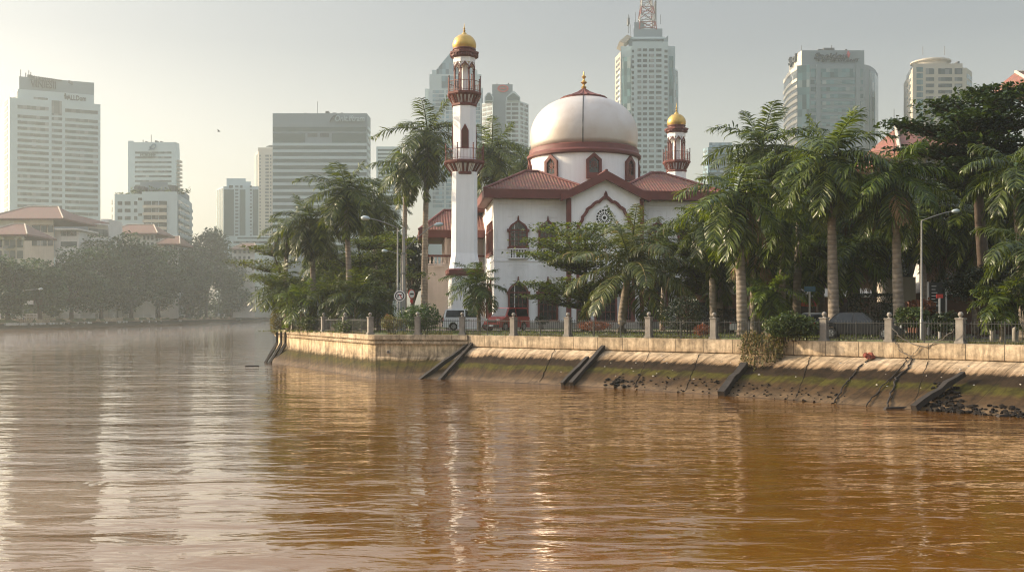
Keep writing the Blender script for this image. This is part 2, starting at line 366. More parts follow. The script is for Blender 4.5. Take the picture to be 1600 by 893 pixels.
# line of the wall top (x, y) along the near bank, and of its foot at the water
TOP = [(-21.4,93),(-9.4,68.8),(-3.1,67.8),(7.6,59.4),(13.9,54.6),(18.9,50.2),(23.2,45.8),(34,34.5),(48,16),(62,-40)]
BOT = [(-20.0,85.2),(-8.8,65.2),(-4.0,64.4),(3.6,59.0),(9.7,52.9),(14.6,46.9),(17.2,43.6),(20.3,40.4),(30.5,29.5),(43,13),(56,-40)]
def ground_mat():
    m, nt, b, L = new_mat('park_ground'); tc = nd(nt, 'ShaderNodeTexCoord')
    n = nd(nt, 'ShaderNodeTexNoise', inp={'Scale': .35, 'Detail': 8, 'Roughness': .7}); L(tc.outputs['Object'], n.inputs['Vector'])
    r = ramp(nt, [(.3, (.09,.065,.04)), (.46, (.075,.085,.025)), (.65, (.10,.13,.03))]); L(n.outputs['Fac'], r.inputs[0]); L(r.outputs[0], b.inputs['Base Color'])
    b.inputs['Roughness'].default_value = .95
    return m
M['ground'] = ground_mat()
M['paving'] = mat('pink_paving', (.36,.27,.23), .9, .15, .8, .01, 5)
M['asphalt'] = mat('asphalt', (.06,.058,.055), .9, .2, .7, .01, 20)
land = [(x+.45, y+.55) for x, y in TOP] + [(1480,-40),(1480,1480),(-300,1480),(-150,760),(-72,400),(-26.4,130)]
g = MB().prism(land, 1.2, GZ-.02).build('ground', M['ground']); tag(g, kind='structure')
FAR = [(-131,-110),(-132,150),(-136,273),(-140,467),(-164,700),(-235,1100),(-420,1480),(-1480,1480),(-1480,-110)]
fg = MB().prism(FAR, -.6, GZ-.02).build('far_ground', M['ground']); tag(fg, kind='structure')
pv = MB()
pv.add([(-20.2,95.4,GZ),(-2,84,GZ),(16,80.5,GZ),(34,76,GZ),(60,66,GZ),(60,72,GZ),(34,82,GZ),(16,86,GZ),(-2,92,GZ),(-21.4,101,GZ)], [(0,1,8,9),(1,2,7,8),(2,3,6,7),(3,4,5,6)])
o = pv.build('driveway', M['paving']); tag(o, kind='structure')
pv = MB().add([(22,62,GZ+.004),(60,34,GZ+.004),(64,40,GZ+.004),(25,68,GZ+.004)], [(0,1,2,3)]).build('road', M['asphalt']); tag(pv, kind='structure')

# air: one closed box of even, pale haze round everything; the sky is outside it
hz = MB().box2((-1600,-160,-2.2),(1600,1600,HAZE_TOP)).build('haze', M['stone']); tag(hz, kind='stuff')
hm = bpy.data.materials.new('haze_air'); hm.use_nodes = True; nt = hm.node_tree; nt.nodes.clear()
mo = nt.nodes.new('ShaderNodeOutputMaterial'); pvn = nt.nodes.new('ShaderNodeVolumePrincipled')
pvn.inputs['Color'].default_value = HAZE_COL; pvn.inputs['Density'].default_value = HAZE_DENSITY; pvn.inputs['Anisotropy'].default_value = HAZE_G
nt.links.new(pvn.outputs[0], mo.inputs['Volume']); hz.data.materials.clear(); hz.data.materials.append(hm)

# ------------------------------------------------------------------ embankment
def bank_mat(name, stops, joint_w, joint_h, dark):
    m, nt, b, L = new_mat(name); tc = nd(nt, 'ShaderNodeTexCoord'); uv = nd(nt, 'ShaderNodeUVMap')
    sep = nd(nt, 'ShaderNodeSeparateXYZ'); L(tc.outputs['Object'], sep.inputs[0])
    n = nd(nt, 'ShaderNodeTexNoise', inp={'Scale': .5, 'Detail': 9, 'Roughness': .68}); L(tc.outputs['Object'], n.inputs['Vector'])
    mp = nd(nt, 'ShaderNodeMapping', inp={'Scale': (1.6, .22, 1)}); L(uv.outputs[0], mp.inputs['Vector'])
    n2 = nd(nt, 'ShaderNodeTexNoise', inp={'Scale': 2.2, 'Detail': 6, 'Roughness': .7}); L(mp.outputs[0], n2.inputs['Vector'])
    # height of the tide marks wobbles with both noises
    a = nd(nt, 'ShaderNodeMath', operation='MULTIPLY_ADD', inp={1: .42, 2: -.21}); L(n.outputs['Fac'], a.inputs[0])
    a2 = nd(nt, 'ShaderNodeMath', operation='MULTIPLY_ADD', inp={1: .50, 2: -.25}); L(n2.outputs['Fac'], a2.inputs[0])
    s = nd(nt, 'ShaderNodeMath', operation='ADD'); L(sep.outputs[2], s.inputs[0]); L(a.outputs[0], s.inputs[1])
    s2 = nd(nt, 'ShaderNodeMath', operation='ADD'); L(s.outputs[0], s2.inputs[0]); L(a2.outputs[0], s2.inputs[1])
    mr = nd(nt, 'ShaderNodeMapRange', inp={'From Min': 0, 'From Max': 2.8}); L(s2.outputs[0], mr.inputs[0])
    r = ramp(nt, [(z/2.8, c) for z, c in stops]); L(mr.outputs[0], r.inputs[0])
    # grime blotches and rain streaks
    n3 = nd(nt, 'ShaderNodeTexNoise', inp={'Scale': 1.7, 'Detail': 10, 'Roughness': .75}); L(tc.outputs['Object'], n3.inputs['Vector'])
    r3 = ramp(nt, [(.36, .30), (.58, 1.0), (.8, 1.18)]); L(n3.outputs['Fac'], r3.inputs[0])
    mx = nd(nt, 'ShaderNodeMix', data_type='RGBA', blend_type='MULTIPLY', inp={0: .8}); L(r.outputs[0], mx.inputs[6]); L(r3.outputs[0], mx.inputs[7])
    r4 = ramp(nt, [(.38, .42), (.55, 1.0)]); L(n2.outputs['Fac'], r4.inputs[0])
    mx2 = nd(nt, 'ShaderNodeMix', data_type='RGBA', blend_type='MULTIPLY', inp={0: .75}); L(mx.outputs[2], mx2.inputs[6]); L(r4.outputs[0], mx2.inputs[7])
    br = nd(nt, 'ShaderNodeTexBrick', offset=.0 if joint_h > 3 else .4, inp={'Color1': (1,1,1,1), 'Color2': (.80,.78,.74,1), 'Mortar': (dark,dark,dark,1), 'Scale': 1, 'Mortar Size': .022, 'Brick Width': joint_w, 'Row Height': joint_h, 'Mortar Smooth': .4})
    L(uv.outputs[0], br.inputs['Vector'])
    mx3 = nd(nt, 'ShaderNodeMix', data_type='RGBA', blend_type='MULTIPLY', inp={0: 1}); L(mx2.outputs[2], mx3.inputs[6]); L(br.outputs[0], mx3.inputs[7]); L(mx3.outputs[2], b.inputs['Base Color'])
    b.inputs['Specular IOR Level'].default_value = .12
    rr = ramp(nt, [(.0, .5), (.25, .8), (.5, .95)]); L(mr.outputs[0], rr.inputs[0]); L(rr.outputs[0], b.inputs['Roughness'])
    bp = nd(nt, 'ShaderNodeBump', inp={'Strength': .7, 'Distance': .05}); L(n3.outputs['Fac'], bp.inputs['Height']); L(bp.outputs[0], b.inputs['Normal'])
    return m
cream, cream2, tan, dk, moss, brown, wet = (.66,.53,.37), (.54,.41,.27), (.31,.21,.125), (.034,.022,.012), (.072,.064,.010), (.085,.052,.024), (.17,.115,.065)
M['bank'] = bank_mat('river_wall_concrete', [(0,wet),(.16,wet),(.34,brown),(.62,(.075,.045,.02)),(.80,moss),(.93,moss),(1.02,dk),(1.34,dk),(1.44,tan),(1.66,cream2),(2.1,cream),(2.8,cream)], 2.6, 50, .35)
M['bank_block'] = bank_mat('river_wall_blocks', [(0,wet),(.22,wet),(.40,brown),(.62,(.09,.065,.02)),(.78,moss),(1.0,(.085,.06,.02)),(1.22,cream2),(1.45,cream),(1.7,(.78,.63,.42)),(2.1,(.78,.63,.42)),(2.8,cream)], 1.3, 50, .4)
M['parapet'] = bank_mat('parapet_blocks', [(0,cream2),(2.0,cream2),(2.25,cream),(2.6,cream),(2.8,(.42,.36,.27))], 1.75, 50, .2)

M['dark_joint'] = mat('dark_joint', (.03,.024,.018), .95, .4, 4, spec=.1)
def resample(pts, step):
    out = []; acc = [0.0]
    for a, b in zip(pts, pts[1:]): acc.append(acc[-1]+math.dist(a, b))
    n = max(2, int(acc[-1]/step)); 
    return [lerp_line(pts, acc, acc[-1]*i/n) for i in range(n+1)], acc[-1]
def lerp_line(pts, acc, t):
    for i in range(len(pts)-1):
        if t <= acc[i+1]+1e-9:
            k = (t-acc[i])/max(1e-9, acc[i+1]-acc[i]); return tuple(a+(b-a)*k for a, b in zip(pts[i], pts[i+1]))
    return tuple(pts[-1])
def offset_line(pts, d):
    """shift a polyline sideways; positive = towards the river (right of travel from TOP[0])"""
    out = []
    for i, p in enumerate(pts):
        def nrm(a, b):
            dx, dy = b[0]-a[0], b[1]-a[1]; l = math.hypot(dx, dy); return (dy/l, -dx/l)
        ns = []
        if i > 0: ns.append(nrm(pts[i-1], p))
        if i < len(pts)-1: ns.append(nrm(p, pts[i+1]))
        # the river lies on the side of smaller y
        n = [sum(q[0] for q in ns)/len(ns), sum(q[1] for q in ns)/len(ns)]; l = math.hypot(*n)
        k = 1/max(.5, l); n = [n[0]/l*k, n[1]/l*k]
        out.append((p[0]+n[0]*d, p[1]+n[1]*d))
    return out
rb = random.Random(5)
def loft(name, rows, zs, m, parent, step=.8, rough=.0):
    """sheet between horizontal polylines (rows) at heights zs; u runs along, v up"""
    mb = MB(); uv = []; n = None
    for row, z in zip(rows, zs):
        pts, ln = resample(row, step) if n is None else (None, None)
        if n is None: n = len(pts)-1; L0 = ln
        acc = [0.0]
        for a, b in zip(row, row[1:]): acc.append(acc[-1]+math.dist(a, b))
        for i in range(n+1):
            # keep corners in step: parametrise by segment
            t = i/n*L0; acc0 = loft.acc
            for k in range(len(acc0)-1):
                if t <= acc0[k+1]+1e-6: break
            f = (t-acc0[k])/(acc0[k+1]-acc0[k]); a, b = row[k], row[k+1]
            mb.v.append((a[0]+(b[0]-a[0])*f+rb.uniform(-rough,rough), a[1]+(b[1]-a[1])*f+rb.uniform(-rough,rough), z+rb.uniform(-rough,rough)*.5))
            uv.append((t, z))
    k = n+1
    for j in range(len(rows)-1):
        for i in range(n): mb.f.append((j*k+i, j*k+i+1, (j+1)*k+i+1, (j+1)*k+i)); mb.m.append(0)
    mb.uv = uv
    return mb.build(name, m, parent)
def set_acc(row):
    acc = [0.0]
    for a, b in zip(row, row[1:]): acc.append(acc[-1]+math.dist(a, b))
    loft.acc = acc

# block quay (two straight faces with a coping band and a sloping foot)
quay = thing('river_wall', 'stepped pale block quay wall with a coping band at the bend of the river', 'wall', (0,0,0))
q = TOP[0:3]; q = [(-27,130)] + q + [(q[2][0]+.7, q[2][1]-.55)]
set_acc(q); qo = offset_line(q, .16); qi = offset_line(q, -.7)
cap = lambda d: offset_line(q, d)
qb = [(-28.4,129)] + BOT[0:3] + [(-3.2,64.0)]
loft('coping', [qi, cap(.2), cap(.2), cap(.04), cap(.04), cap(.16), cap(.16), cap(0)], [GZ, GZ, 2.38, 2.38, 2.26, 2.26, 2.10, 2.10], M['parapet'], quay, .7, .012)
loft('block_face', [cap(0), cap(0)], [2.12, 1.25], M['bank_block'], quay, .7, .006)
mid = [((a[0]*.55+b[0]*.45), (a[1]*.55+b[1]*.45)) for a, b in zip(q, qb)]
below = offset_line(qb, .9)
loft('sloping_foot', [cap(.0), mid, qb, below], [1.25, .72, 0, -.9], M['bank_block'], quay, .7, .02)
# return of the quay where the long sloping wall begins
# long wall: upright parapet, then a slope into the water
wallr = thing('river_wall', 'long sloping stained river wall under the fence, with a pale parapet of blocks', 'wall', (0,0,0))
t = TOP[2:]; set_acc(t); ti = offset_line(t, -.7); to_ = offset_line(t, .12)
bmap = [(-4.0,64.2),(4.6,57.6),(10.3,51.9),(14.9,46.6),(19.0,41.8),(30.5,29.5),(43,13),(56,-40)]
loft('parapet', [ti, offset_line(t, .08), offset_line(t, .08), offset_line(t, -.05)], [GZ, GZ, 1.97, 1.93], M['parapet'], wallr, .6, .014)
r1 = [((a[0]*.62+b[0]*.38), (a[1]*.62+b[1]*.38)) for a, b in zip(t, bmap)]
r2 = [((a[0]*.28+b[0]*.72), (a[1]*.28+b[1]*.72)) for a, b in zip(t, bmap)]
r0 = [((a[0]*.82+b[0]*.18), (a[1]*.82+b[1]*.18)) for a, b in zip(t, bmap)]
loft('slope', [offset_line(t, -.1), r0, r1, r2, bmap, offset_line(bmap, 1.2)], [1.95, 1.66, 1.22, .52, 0, -.8], M['bank'], wallr, .6, .03)

def top_at(px):
    """where the ray through photo column px meets the wall-top line"""
    k = (px-800)/1600
    for a, b in zip(TOP, TOP[1:]):
        # a + s(b-a) with x = k*y
        den = (b[0]-a[0]) - k*(b[1]-a[1]); 
        if abs(den) < 1e-9: continue
        s = (k*a[1]-a[0])/den
        if -1e-6 <= s <= 1: return (a[0]+(b[0]-a[0])*s, a[1]+(b[1]-a[1])*s, math.atan2(b[1]-a[1], b[0]-a[0]))
    return None
def on_slope(px, f):
    """point on the slope under photo column px, f = 0 at the parapet foot, 1 at the water"""
    k = (px-800)/1600; row = [(a[0]+(b[0]-a[0])*f, a[1]+(b[1]-a[1])*f) for a, b in zip(t, bmap)]
    zz = np.interp(f, [0,.18,.38,.72,1], [1.95,1.66,1.22,.52,0])
    for a, b in zip(row, row[1:]):
        den = (b[0]-a[0]) - k*(b[1]-a[1]); s = (k*a[1]-a[0])/den
        if (-1e-6 <= s or (a is row[0] and s > -2)) and s <= 1: return Vector((a[0]+(b[0]-a[0])*s, a[1]+(b[1]-a[1])*s, zz))
    return None

dm = MB(); p0_, p1_ = TOP[1], TOP[2]
for f_ in (.18,):
    x_, y_ = p0_[0]+(p1_[0]-p0_[0])*f_, p0_[1]+(p1_[1]-p0_[1])*f_
    dm.ring([(.11*math.cos(2*PI*k/14), .11*math.sin(2*PI*k/14)) for k in range(14)], [(.075*math.cos(2*PI*k/14), .075*math.sin(2*PI*k/14)) for k in range(14)], lambda u, v, q: (x_+u, y_-q, 1.55+v), -.1, .22)
dm.build('drain_pipe', M['stone'], quay)
for px_ in (868, 1016, 1095, 1268, 1452):      # open joints between the slabs of the slope
    jt = MB(); n_ = 14; jx = [on_slope(px_-26*f_+rb.uniform(-1.2,1.2), f_) for f_ in [.04+.9*k/n_ for k in range(n_+1)]]
    jx = [v for v in jx if v is not None]
    if len(jx) > 3: jt.tube([v+Vector((0,0,.012)) for v in jx], [.010+.012*rb.random() for _ in jx], 4); jt.build('joint', M['dark_joint'], wallr)
# ------------------------------------------------------------------ riverside fence: stone pillars with ball caps, iron panels between
fence = thing('riverside_fence', 'black iron fence with weathered stone pillars and ball caps along the wall top', 'fence', (0,0,GZ))
pil = [436, 453, 476, 500, 533, 572, 651, 721, 798, 883, 1010, 1112, 1284, 1386, 1497, 1640]
pos = []
for px in pil:
    x, y, a = top_at(px); nx, ny = math.sin(a), -math.cos(a)     # river side
    pos.append((x-nx*.3, y-ny*.3, a))
for i, (x, y, a) in enumerate(pos):
    mb = MB(); h = 1.08+rb.uniform(-.02,.02)
    mb.box((x,y,.06),(.46,.46,.12),a); mb.box((x,y,.06+h/2),(.36,.36,h),a); mb.box((x,y,h+.09),(.43,.43,.07),a)
    p = mb.build('pillar', M['pillar'], fence, bevel=.015)
    bm_ = MB(); bm_.lathe([(.10,0),(.055,.05),(.055,.07)], (x,y,h+.125), 10); bm_.ball((x,y,h+.125+.17), .125, 8)
    bm_.build('ball_cap', M['pillar'], p, smooth=True, angle=50)
for (x0,y0,_), (x1,y1,_) in zip(pos, pos[1:]):
    L_ = math.hypot(x1-x0, y1-y0); a = math.atan2(y1-y0, x1-x0); mb = MB(); cs, sn = math.cos(a), math.sin(a)
    at = lambda s, z: (x0+cs*s, y0+sn*s, z)
    mb.box(at(L_/2,.94),(L_-.36,.04,.035),a); mb.box(at(L_/2,.14),(L_-.36,.04,.035),a)
    nb = max(2, int((L_-.4)/.145))
    for i in range(nb+1):
        s = .2+(L_-.4)*i/nb; mb.box(at(s,.545),(.019,.019,.90+rb.uniform(0,.03)),a)
        mb.box(at(s,1.04),(.030,.030,.06),a,taper=.1)
    nm = int(L_/2.3)
    for i in range(1, nm+1):
        s = L_*i/(nm+1); mb.box(at(s,.52),(.05,.05,1.04),a)
    mb.build('panel', M['iron'], fence)

# ------------------------------------------------------------------ timbers, roots and rubbish on the slope
def beam(p0, p1, w, label, name='timber_beam'):
    mb = MB(); d = Vector(p1)-Vector(p0); u = d.normalized(); s = u.cross(Vector((0,0,1))).normalized()*w/2; v = s.cross(u).normalized()*w/2
    vs = []
    for k in range(7):
        c = Vector(p0)+d*k/6; j = Vector((rb.uniform(-1,1),rb.uniform(-1,1),rb.uniform(-1,1)))*w*.12; sc = rb.uniform(.85,1.1)
        vs += [c+j+(s*a+v*b)*sc for a, b in ((-1,-1),(1,-1),(1,1),(-1,1))]
    fs = [(3,2,1,0),(24,25,26,27)]
    for k in range(6):
        for e in range(4): fs.append((k*4+e, k*4+(e+1)%4, (k+1)*4+(e+1)%4, (k+1)*4+e))
    mb.add(vs, fs); o = mb.build(name, M['timber']); tag(o, label, 'timber'); return o
up = Vector((0,0,.16))
# three at the far left end of the quay
for k, (dx, lab) in enumerate(((0,'dark timber strut at the far end of the quay, the outermost of the three'),(.55,'dark timber strut at the far end of the quay, between two others'),(1.1,'dark timber strut at the far end of the quay, the innermost of the three'))):
    d0 = 91-dx*1.6; top = Vector((PX(434+k*6.5, d0), d0-.3, 1.5)); foot = Vector((PX(411+k*7.5, 85.5), 85.5, -.35)); 
    o = beam(foot, top, .2, lab); o2 = MB().box((top.x, top.y+.05, 2.0),(.17,.17,1.1)).build('upright', M['timber'], o)
beam(on_slope(683,1)+Vector((-1.2,-.2,-.2)), on_slope(731,.0)+up, .26, 'dark timber beam on the slope where the block quay ends, the outer of two')
beam(on_slope(698,1)+Vector((-.6,-.3,-.25)), on_slope(738,.0)+up, .22, 'dark timber beam on the slope where the block quay ends, the inner of two')
beam(on_slope(878,1.03)+up*.6, on_slope(918,.33)+up, .22, 'shorter dark beam of the pair below the mosque entrance')
beam(on_slope(892,1.03)+up*.6, on_slope(944,-.02)+up*1.4, .24, 'longer dark beam of the pair below the mosque entrance, reaching the parapet')
beam(on_slope(1127,1.06)+up*.3, on_slope(1163,.36)+up, .36, 'single thick dark beam leaning on the slope beside the hanging bush')
beam(on_slope(1428,1.06)+up*.6, on_slope(1505,.45)+up*2.4, .25, 'long slanting dark timber standing over the black debris heap')

def heap(name, px0, px1, f0, f1, n, s0, s1, label, mm, kind='stuff', seed=1):
    r = random.Random(seed); mb = MB()
    for i in range(n):
        p = on_slope(r.uniform(px0, px1), r.uniform(f0, f1))
        if p is None: continue
        s = r.uniform(s0, s1); o_ = len(mb.v); mb.ball((0,0,0), .5, 3); e = (s*r.uniform(.8,1.7), s*r.uniform(.6,1.2), s*r.uniform(.5,.9)); a_ = r.uniform(0,3)
        for i_ in range(o_, len(mb.v)):
            q_ = mb.v[i_]; j_ = r.uniform(.75,1.25); x_, y_ = q_[0]*e[0]*j_, q_[1]*e[1]*j_; mb.v[i_] = (p.x+x_*math.cos(a_)-y_*math.sin(a_), p.y+x_*math.sin(a_)+y_*math.cos(a_), p.z+s*.15+q_[2]*e[2])
    o = mb.build(name, mm); tag(o, label, None, None, kind); return o
M['dark_stone'] = mat('dark_wet_stone', (.014,.011,.009), .8, .4, 3, spec=.15)
M['pale_bits'] = mat('pale_rubbish', (.5,.46,.4), .8, .3, 2)
heap('rubble', 960, 1160, .62, 1.0, 90, .06, .16, 'small dark stones scattered along the foot of the slope', M['dark_stone'], seed=2)
heap('rubble', 1160, 1320, .7, 1.0, 70, .06, .14, 'dark pebbles by the waterline between the beams', M['dark_stone'], seed=3)
heap('rubble', 1440, 1600, .84, 1.04, 110, .08, .26, 'black debris heaped along the foot of the slope', M['dark_stone'], seed=4)
heap('rubble', 945, 975, .78, 1.0, 30, .1, .3, 'small black debris heap beside the pair of beams', M['dark_stone'], seed=5)
heap('rubble', 1452, 1506, .5, 1.0, 70, .12, .3, 'black debris piled under the long slanting timber', M['dark_stone'], seed=8)
heap('litter', 820, 1600, .15, .7, 46, .04, .11, 'pale scraps of litter on the slope', M['pale_bits'], seed=6)
def root(pts, r0, r1, label, m=None, name='root', cat='root'):
    mb = MB(); n = 24; P_ = [Vector(p) for p in pts]; out = []
    for i in range(n+1):
        f = i/n*(len(P_)-1); k = min(int(f), len(P_)-2); p = P_[k].lerp(P_[k+1], f-k); out.append(p+Vector((rb.uniform(-.06,.06), rb.uniform(-.02,.02), rb.uniform(-.04,.04))))
    mb.tube(out, [r0+(r1-r0)*i/n for i in range(n+1)], 5); o = mb.build(name, m or M['timber'], smooth=True); tag(o, label, cat); return o
S = lambda px, f: on_slope(px, f)+Vector((0,0,.05))
root([S(1360,.05),S(1340,.3),S(1322,.6),S(1304,1.0)], .03, .035, 'thin dark root running down the slope below the red cloth')
root([S(1418,.0),S(1412,.2),S(1396,.4),S(1372,.72),S(1352,1.02)], .025, .03, 'branching dark root on the slope, nearer the red cloth')
root([S(1424,.0),S(1420,.25),S(1400,.45),S(1394,.7),S(1386,1.03)], .035, .045, 'gnarled root crawling down the slope to the water by the slanting timber')
x0,y0,a0 = top_at(1392); x1,y1,a1 = top_at(1490)
Tp = lambda px, z, off=.14: Vector((top_at(px)[0]-math.sin(top_at(px)[2])*-off*1, top_at(px)[1]-math.cos(top_at(px)[2])*off, z))
root([Tp(1394,3.45),Tp(1408,3.0),Tp(1425,2.66),Tp(1445,2.5),Tp(1470,2.85),Tp(1493,3.35)], .02, .02, 'slack grey cable hanging between two fence pillars', M['cable'], 'cable', 'cable')
root([Tp(1400,2.75),Tp(1408,2.3),Tp(1425,2.05),Tp(1440,2.5)], .018, .018, 'short loop of cable drooping over the parapet', M['cable'], 'cable', 'cable')
rg = MB(); p = on_slope(1358,.06)
for k in range(9): rg.box((p.x+rb.uniform(-.22,.22), p.y-.1+rb.uniform(-.1,.1), p.z+.15+rb.uniform(-.08,.12)),(.3,.2,.18),rb.uniform(0,3),taper=.5)
tag(rg.build('cloth', M['rag'], bevel=.03), 'crumpled red cloth lying at the top of the slope', 'cloth')
for (px, py, lab, ww, mm) in ((1400,638,'dark plank floating in the water below the roots',1.2,'timber'),(1576,650,'dark flat piece of flotsam beside the debris heap',1.1,'timber'),(394,572,'small dark branch floating off the far end of the quay',1.2,'timber')):
    d = CAMH*1600/(py-490); o = MB().box((PX(px,d), d, .02),(ww,.22,.12),.2,taper=.8).build('driftwood', M[mm]); tag(o, lab, 'driftwood')
d = CAMH*1600/(511-490); fm = MB()
for k in range(14): fm.box((PX(92+k*1.6, d)+rb.uniform(-.3,.3), d+rb.uniform(-1,1), .1),(1.2,.6,.28+.4*(k<4)),rb.uniform(0,3),taper=.4)
tag(fm.build('flotsam', M['pale_bits']), 'white flotsam drifting off the opposite bank', 'flotsam')
# ------------------------------------------------------------------ mosque (local x along the front, y to the back, z up from the ground)
A0 = R(6)
mos = thing('mosque', 'white mosque with a big pale dome, red tiled roofs and ogee arched windows', 'mosque', (8.9,100,GZ), A0)
FRONT = lambda y0: (lambda u, v, d: (u, y0-d, v))      # outline on a wall facing the river, depth towards the river
def ogee(w, h, spring, n=8, foot=0.0):
    """outline of an ogee-headed opening, counter-clockwise seen from outside, from bottom right"""
    pts = [(w/2, foot), (w/2, spring)]
    H = h-spring
    for i in range(1, n+1):
        t = i/n
        if t <= .62:
            a = t/.62*R(62); x = w/2*math.cos(a); z = spring+H*.74*math.sin(a)/math.sin(R(62))*.86
        else:
            k = (t-.62)/.38; x0 = w/2*math.cos(R(62)); z0 = spring+H*.74*.86
            x = x0*(1-k)**1.5; z = z0+(h-z0)*k
        pts.append((x, z))
    return pts + [(-x, z) for x, z in reversed(pts[:-1])]
def window(parent, x, y0, z, w, h, spring, t=.17, dep=.2, fn=None, panes=True, caps=True, name='window', matf=None):
    fn = fn or (lambda u, v, d: (x+u, y0-d, z+v)); mf = matf or M['brick_red']
    out = ogee(w, h, spring); k = (w-2*t)/w
    inn = [(u*k, t*.7+(v-0)*(h-t*1.9)/h) for u, v in out]
    mb = MB(); mb.ring(out, inn, fn, -.02, dep)
    if caps:
        for s in (-1, 1): mb.extr([(s*w/2-.13, spring-.16),(s*w/2+.13, spring-.16),(s*w/2+.16, spring+.12),(s*w/2-.16, spring+.12)], fn, -.02, dep+.08)
        mb.extr([(-w/2-.12,-.16),(w/2+.12,-.16),(w/2+.12,.02),(-w/2-.12,.02)], fn, -.02, dep+.12)
        mb.extr([(-.09,h-.1),(.09,h-.1),(.04,h+.28),(-.04,h+.28)], fn, -.01, dep-.05)
    f = mb.build(name, mf, parent)
    pb = MB().extr(inn, fn, -.02, .025); pn = pb.build('pane', M['dark_pane'], f)
    if panes:
        g = MB(); wi = w-2*t
        for q in (-.25, 0, .25): g.extr([(q*wi-.025, t),(q*wi+.025, t),(q*wi+.025, spring+.2),(q*wi-.025, spring+.2)], fn, 0, .07)
        for q in (.28, .55, .82): zz = t+(spring-t)*q; g.extr([(-wi/2, zz-.025),(wi/2, zz-.025),(wi/2, zz+.025),(-wi/2, zz+.025)], fn, 0, .06)
        g.extr([(-wi/2,spring-.06),(wi/2,spring-.06),(wi/2,spring+.06),(-wi/2,spring+.06)], fn, 0, .09)
        g.build('glazing_bar', M['brick_red'], f)
    return f
# body: two storeys, wings, projecting portal
EV, HX, DY = 12.45, 10.7, 21.0
b = MB(); b.box2((-HX,0,.0),(HX,DY,EV+.3)); b.build('wall', M['white_wall'], mos)
b = MB(); b.box2((-HX-.35,-.4,-.4),(HX+.35,DY+.3,.62)); b.box2((-3.9,-2.2,-.4),(3.9,-.3,.58)); b.box2((-2.8,-3.0,-.4),(2.8,-2.1,.38)); b.box2((-2.8,-3.5,-.4),(2.8,-2.9,.18))
b.build('plinth', M['stone'], mos, bevel=.04)
b = MB()
for x0, x1 in ((-HX-.03,-3.62),(3.62,HX+.03)):
    b.box2((x0,-.07,6.48),(x1,.3,6.6)); b.box2((x0,-.04,7.62),(x1,.3,7.70)); b.box2((x0,-.09,12.0),(x1,.2,12.46))
b.box2((-HX-.07,-.03,6.48),(-HX+.3,DY,6.6))
b.build('string_course', M['white_wall'], mos)
b = MB()
for x in (-HX+.35, -HX+2.0): b.box2((x-.03,-.045,.62),(x+.03,.1,12.0))
b.build('pilaster_edge', M['white_wall'], mos)
# portal with gable
PY = -1.2
gab = [(-3.5,0),(3.5,0),(3.5,12.6),(0,14.3),(-3.5,12.6)]
b = MB().extr(gab, lambda u, v, d: (u, d, v), PY, 6.0); b.build('portal_wall', M['white_wall'], mos)
for x in (-3.56, 3.56):
    MB().box2((x-.2,PY-.14,.6),(x+.2,PY+.5,12.5)).build('corner_column', M['brick_red'], mos)
# multifoil arch
half = [(0,14.3-1.05),(.18,12.75),(.7,12.32),(1.25,12.08),(1.52,11.78),(1.95,11.5),(2.12,11.1),(2.42,10.75),(2.55,10.25),(2.82,9.9),(2.85,8.6),(2.85,.6)]
def scallop(pts, k):
    out = []
    for i, (a, c) in enumerate(zip(pts, pts[1:])):
        n = 5 if i >= 1 else 3
        for j in range(n):
            f = j/n; dx, dz = c[0]-a[0], c[1]-a[1]; l = math.hypot(dx, dz); bul = (k*math.sin(PI*f)*l if 1 <= i <= 8 else (-.10*l*math.sin(PI*f) if i == 0 else 0))
            out.append((a[0]+dx*f+(-dz/l)*-bul*-1*-1, a[1]+dz*f+(dx/l)*bul))
    return out+[pts[-1]]
hs = scallop(half, .16); arch = [(-x, z) for x, z in reversed(hs)] + hs[1:]
def shrink(pts, t):
    out = []
    for i, p in enumerate(pts):
        a, c = pts[max(0,i-1)], pts[min(len(pts)-1,i+1)]; dx, dz = c[0]-a[0], c[1]-a[1]; l = math.hypot(dx, dz) or 1
        out.append((p[0]+dz/l*t, p[1]-dx/l*t))
    return out
MB().ring(arch, shrink(arch, .28), FRONT(PY), -.02, .22, closed=False).build('multifoil_arch', M['brick_red'], mos)
# recessed rose window
rw = MB(); ZR = 11.0-.35; nn = 28
circ = lambda r, n=nn, c=(-.12, ZR): [(c[0]+r*math.cos(2*PI*k/n), c[1]+r*math.sin(2*PI*k/n)) for k in range(n)]
rw.ring(circ(1.12), circ(.98), FRONT(PY), -.02, .06); rw.ring(circ(.92), circ(.82), FRONT(PY), -.02, .12); rw.ring(circ(.26,nn), circ(.17,nn), FRONT(PY), -.02, .09)
rw.ring(circ(.60,nn), circ(.53,nn), FRONT(PY), -.02, .07)
for k in range(16):
    a = 2*PI*k/16; ca, sa = math.cos(a), math.sin(a); w_ = .034
    rw.extr([(-.12+.2*ca+w_*sa*.6, ZR+.2*sa-w_*ca*.6),(-.12+.85*ca+w_*sa, ZR+.85*sa-w_*ca),(-.12+.85*ca-w_*sa, ZR+.85*sa+w_*ca),(-.12+.2*ca-w_*sa*.6, ZR+.2*sa+w_*ca*.6)], FRONT(PY), -.02, .085)
ro = rw.build('rose_window', M['white_wall'], mos); MB().extr(circ(.88), FRONT(PY), -.02, .012).build('pane', M['dark_pane'], ro)
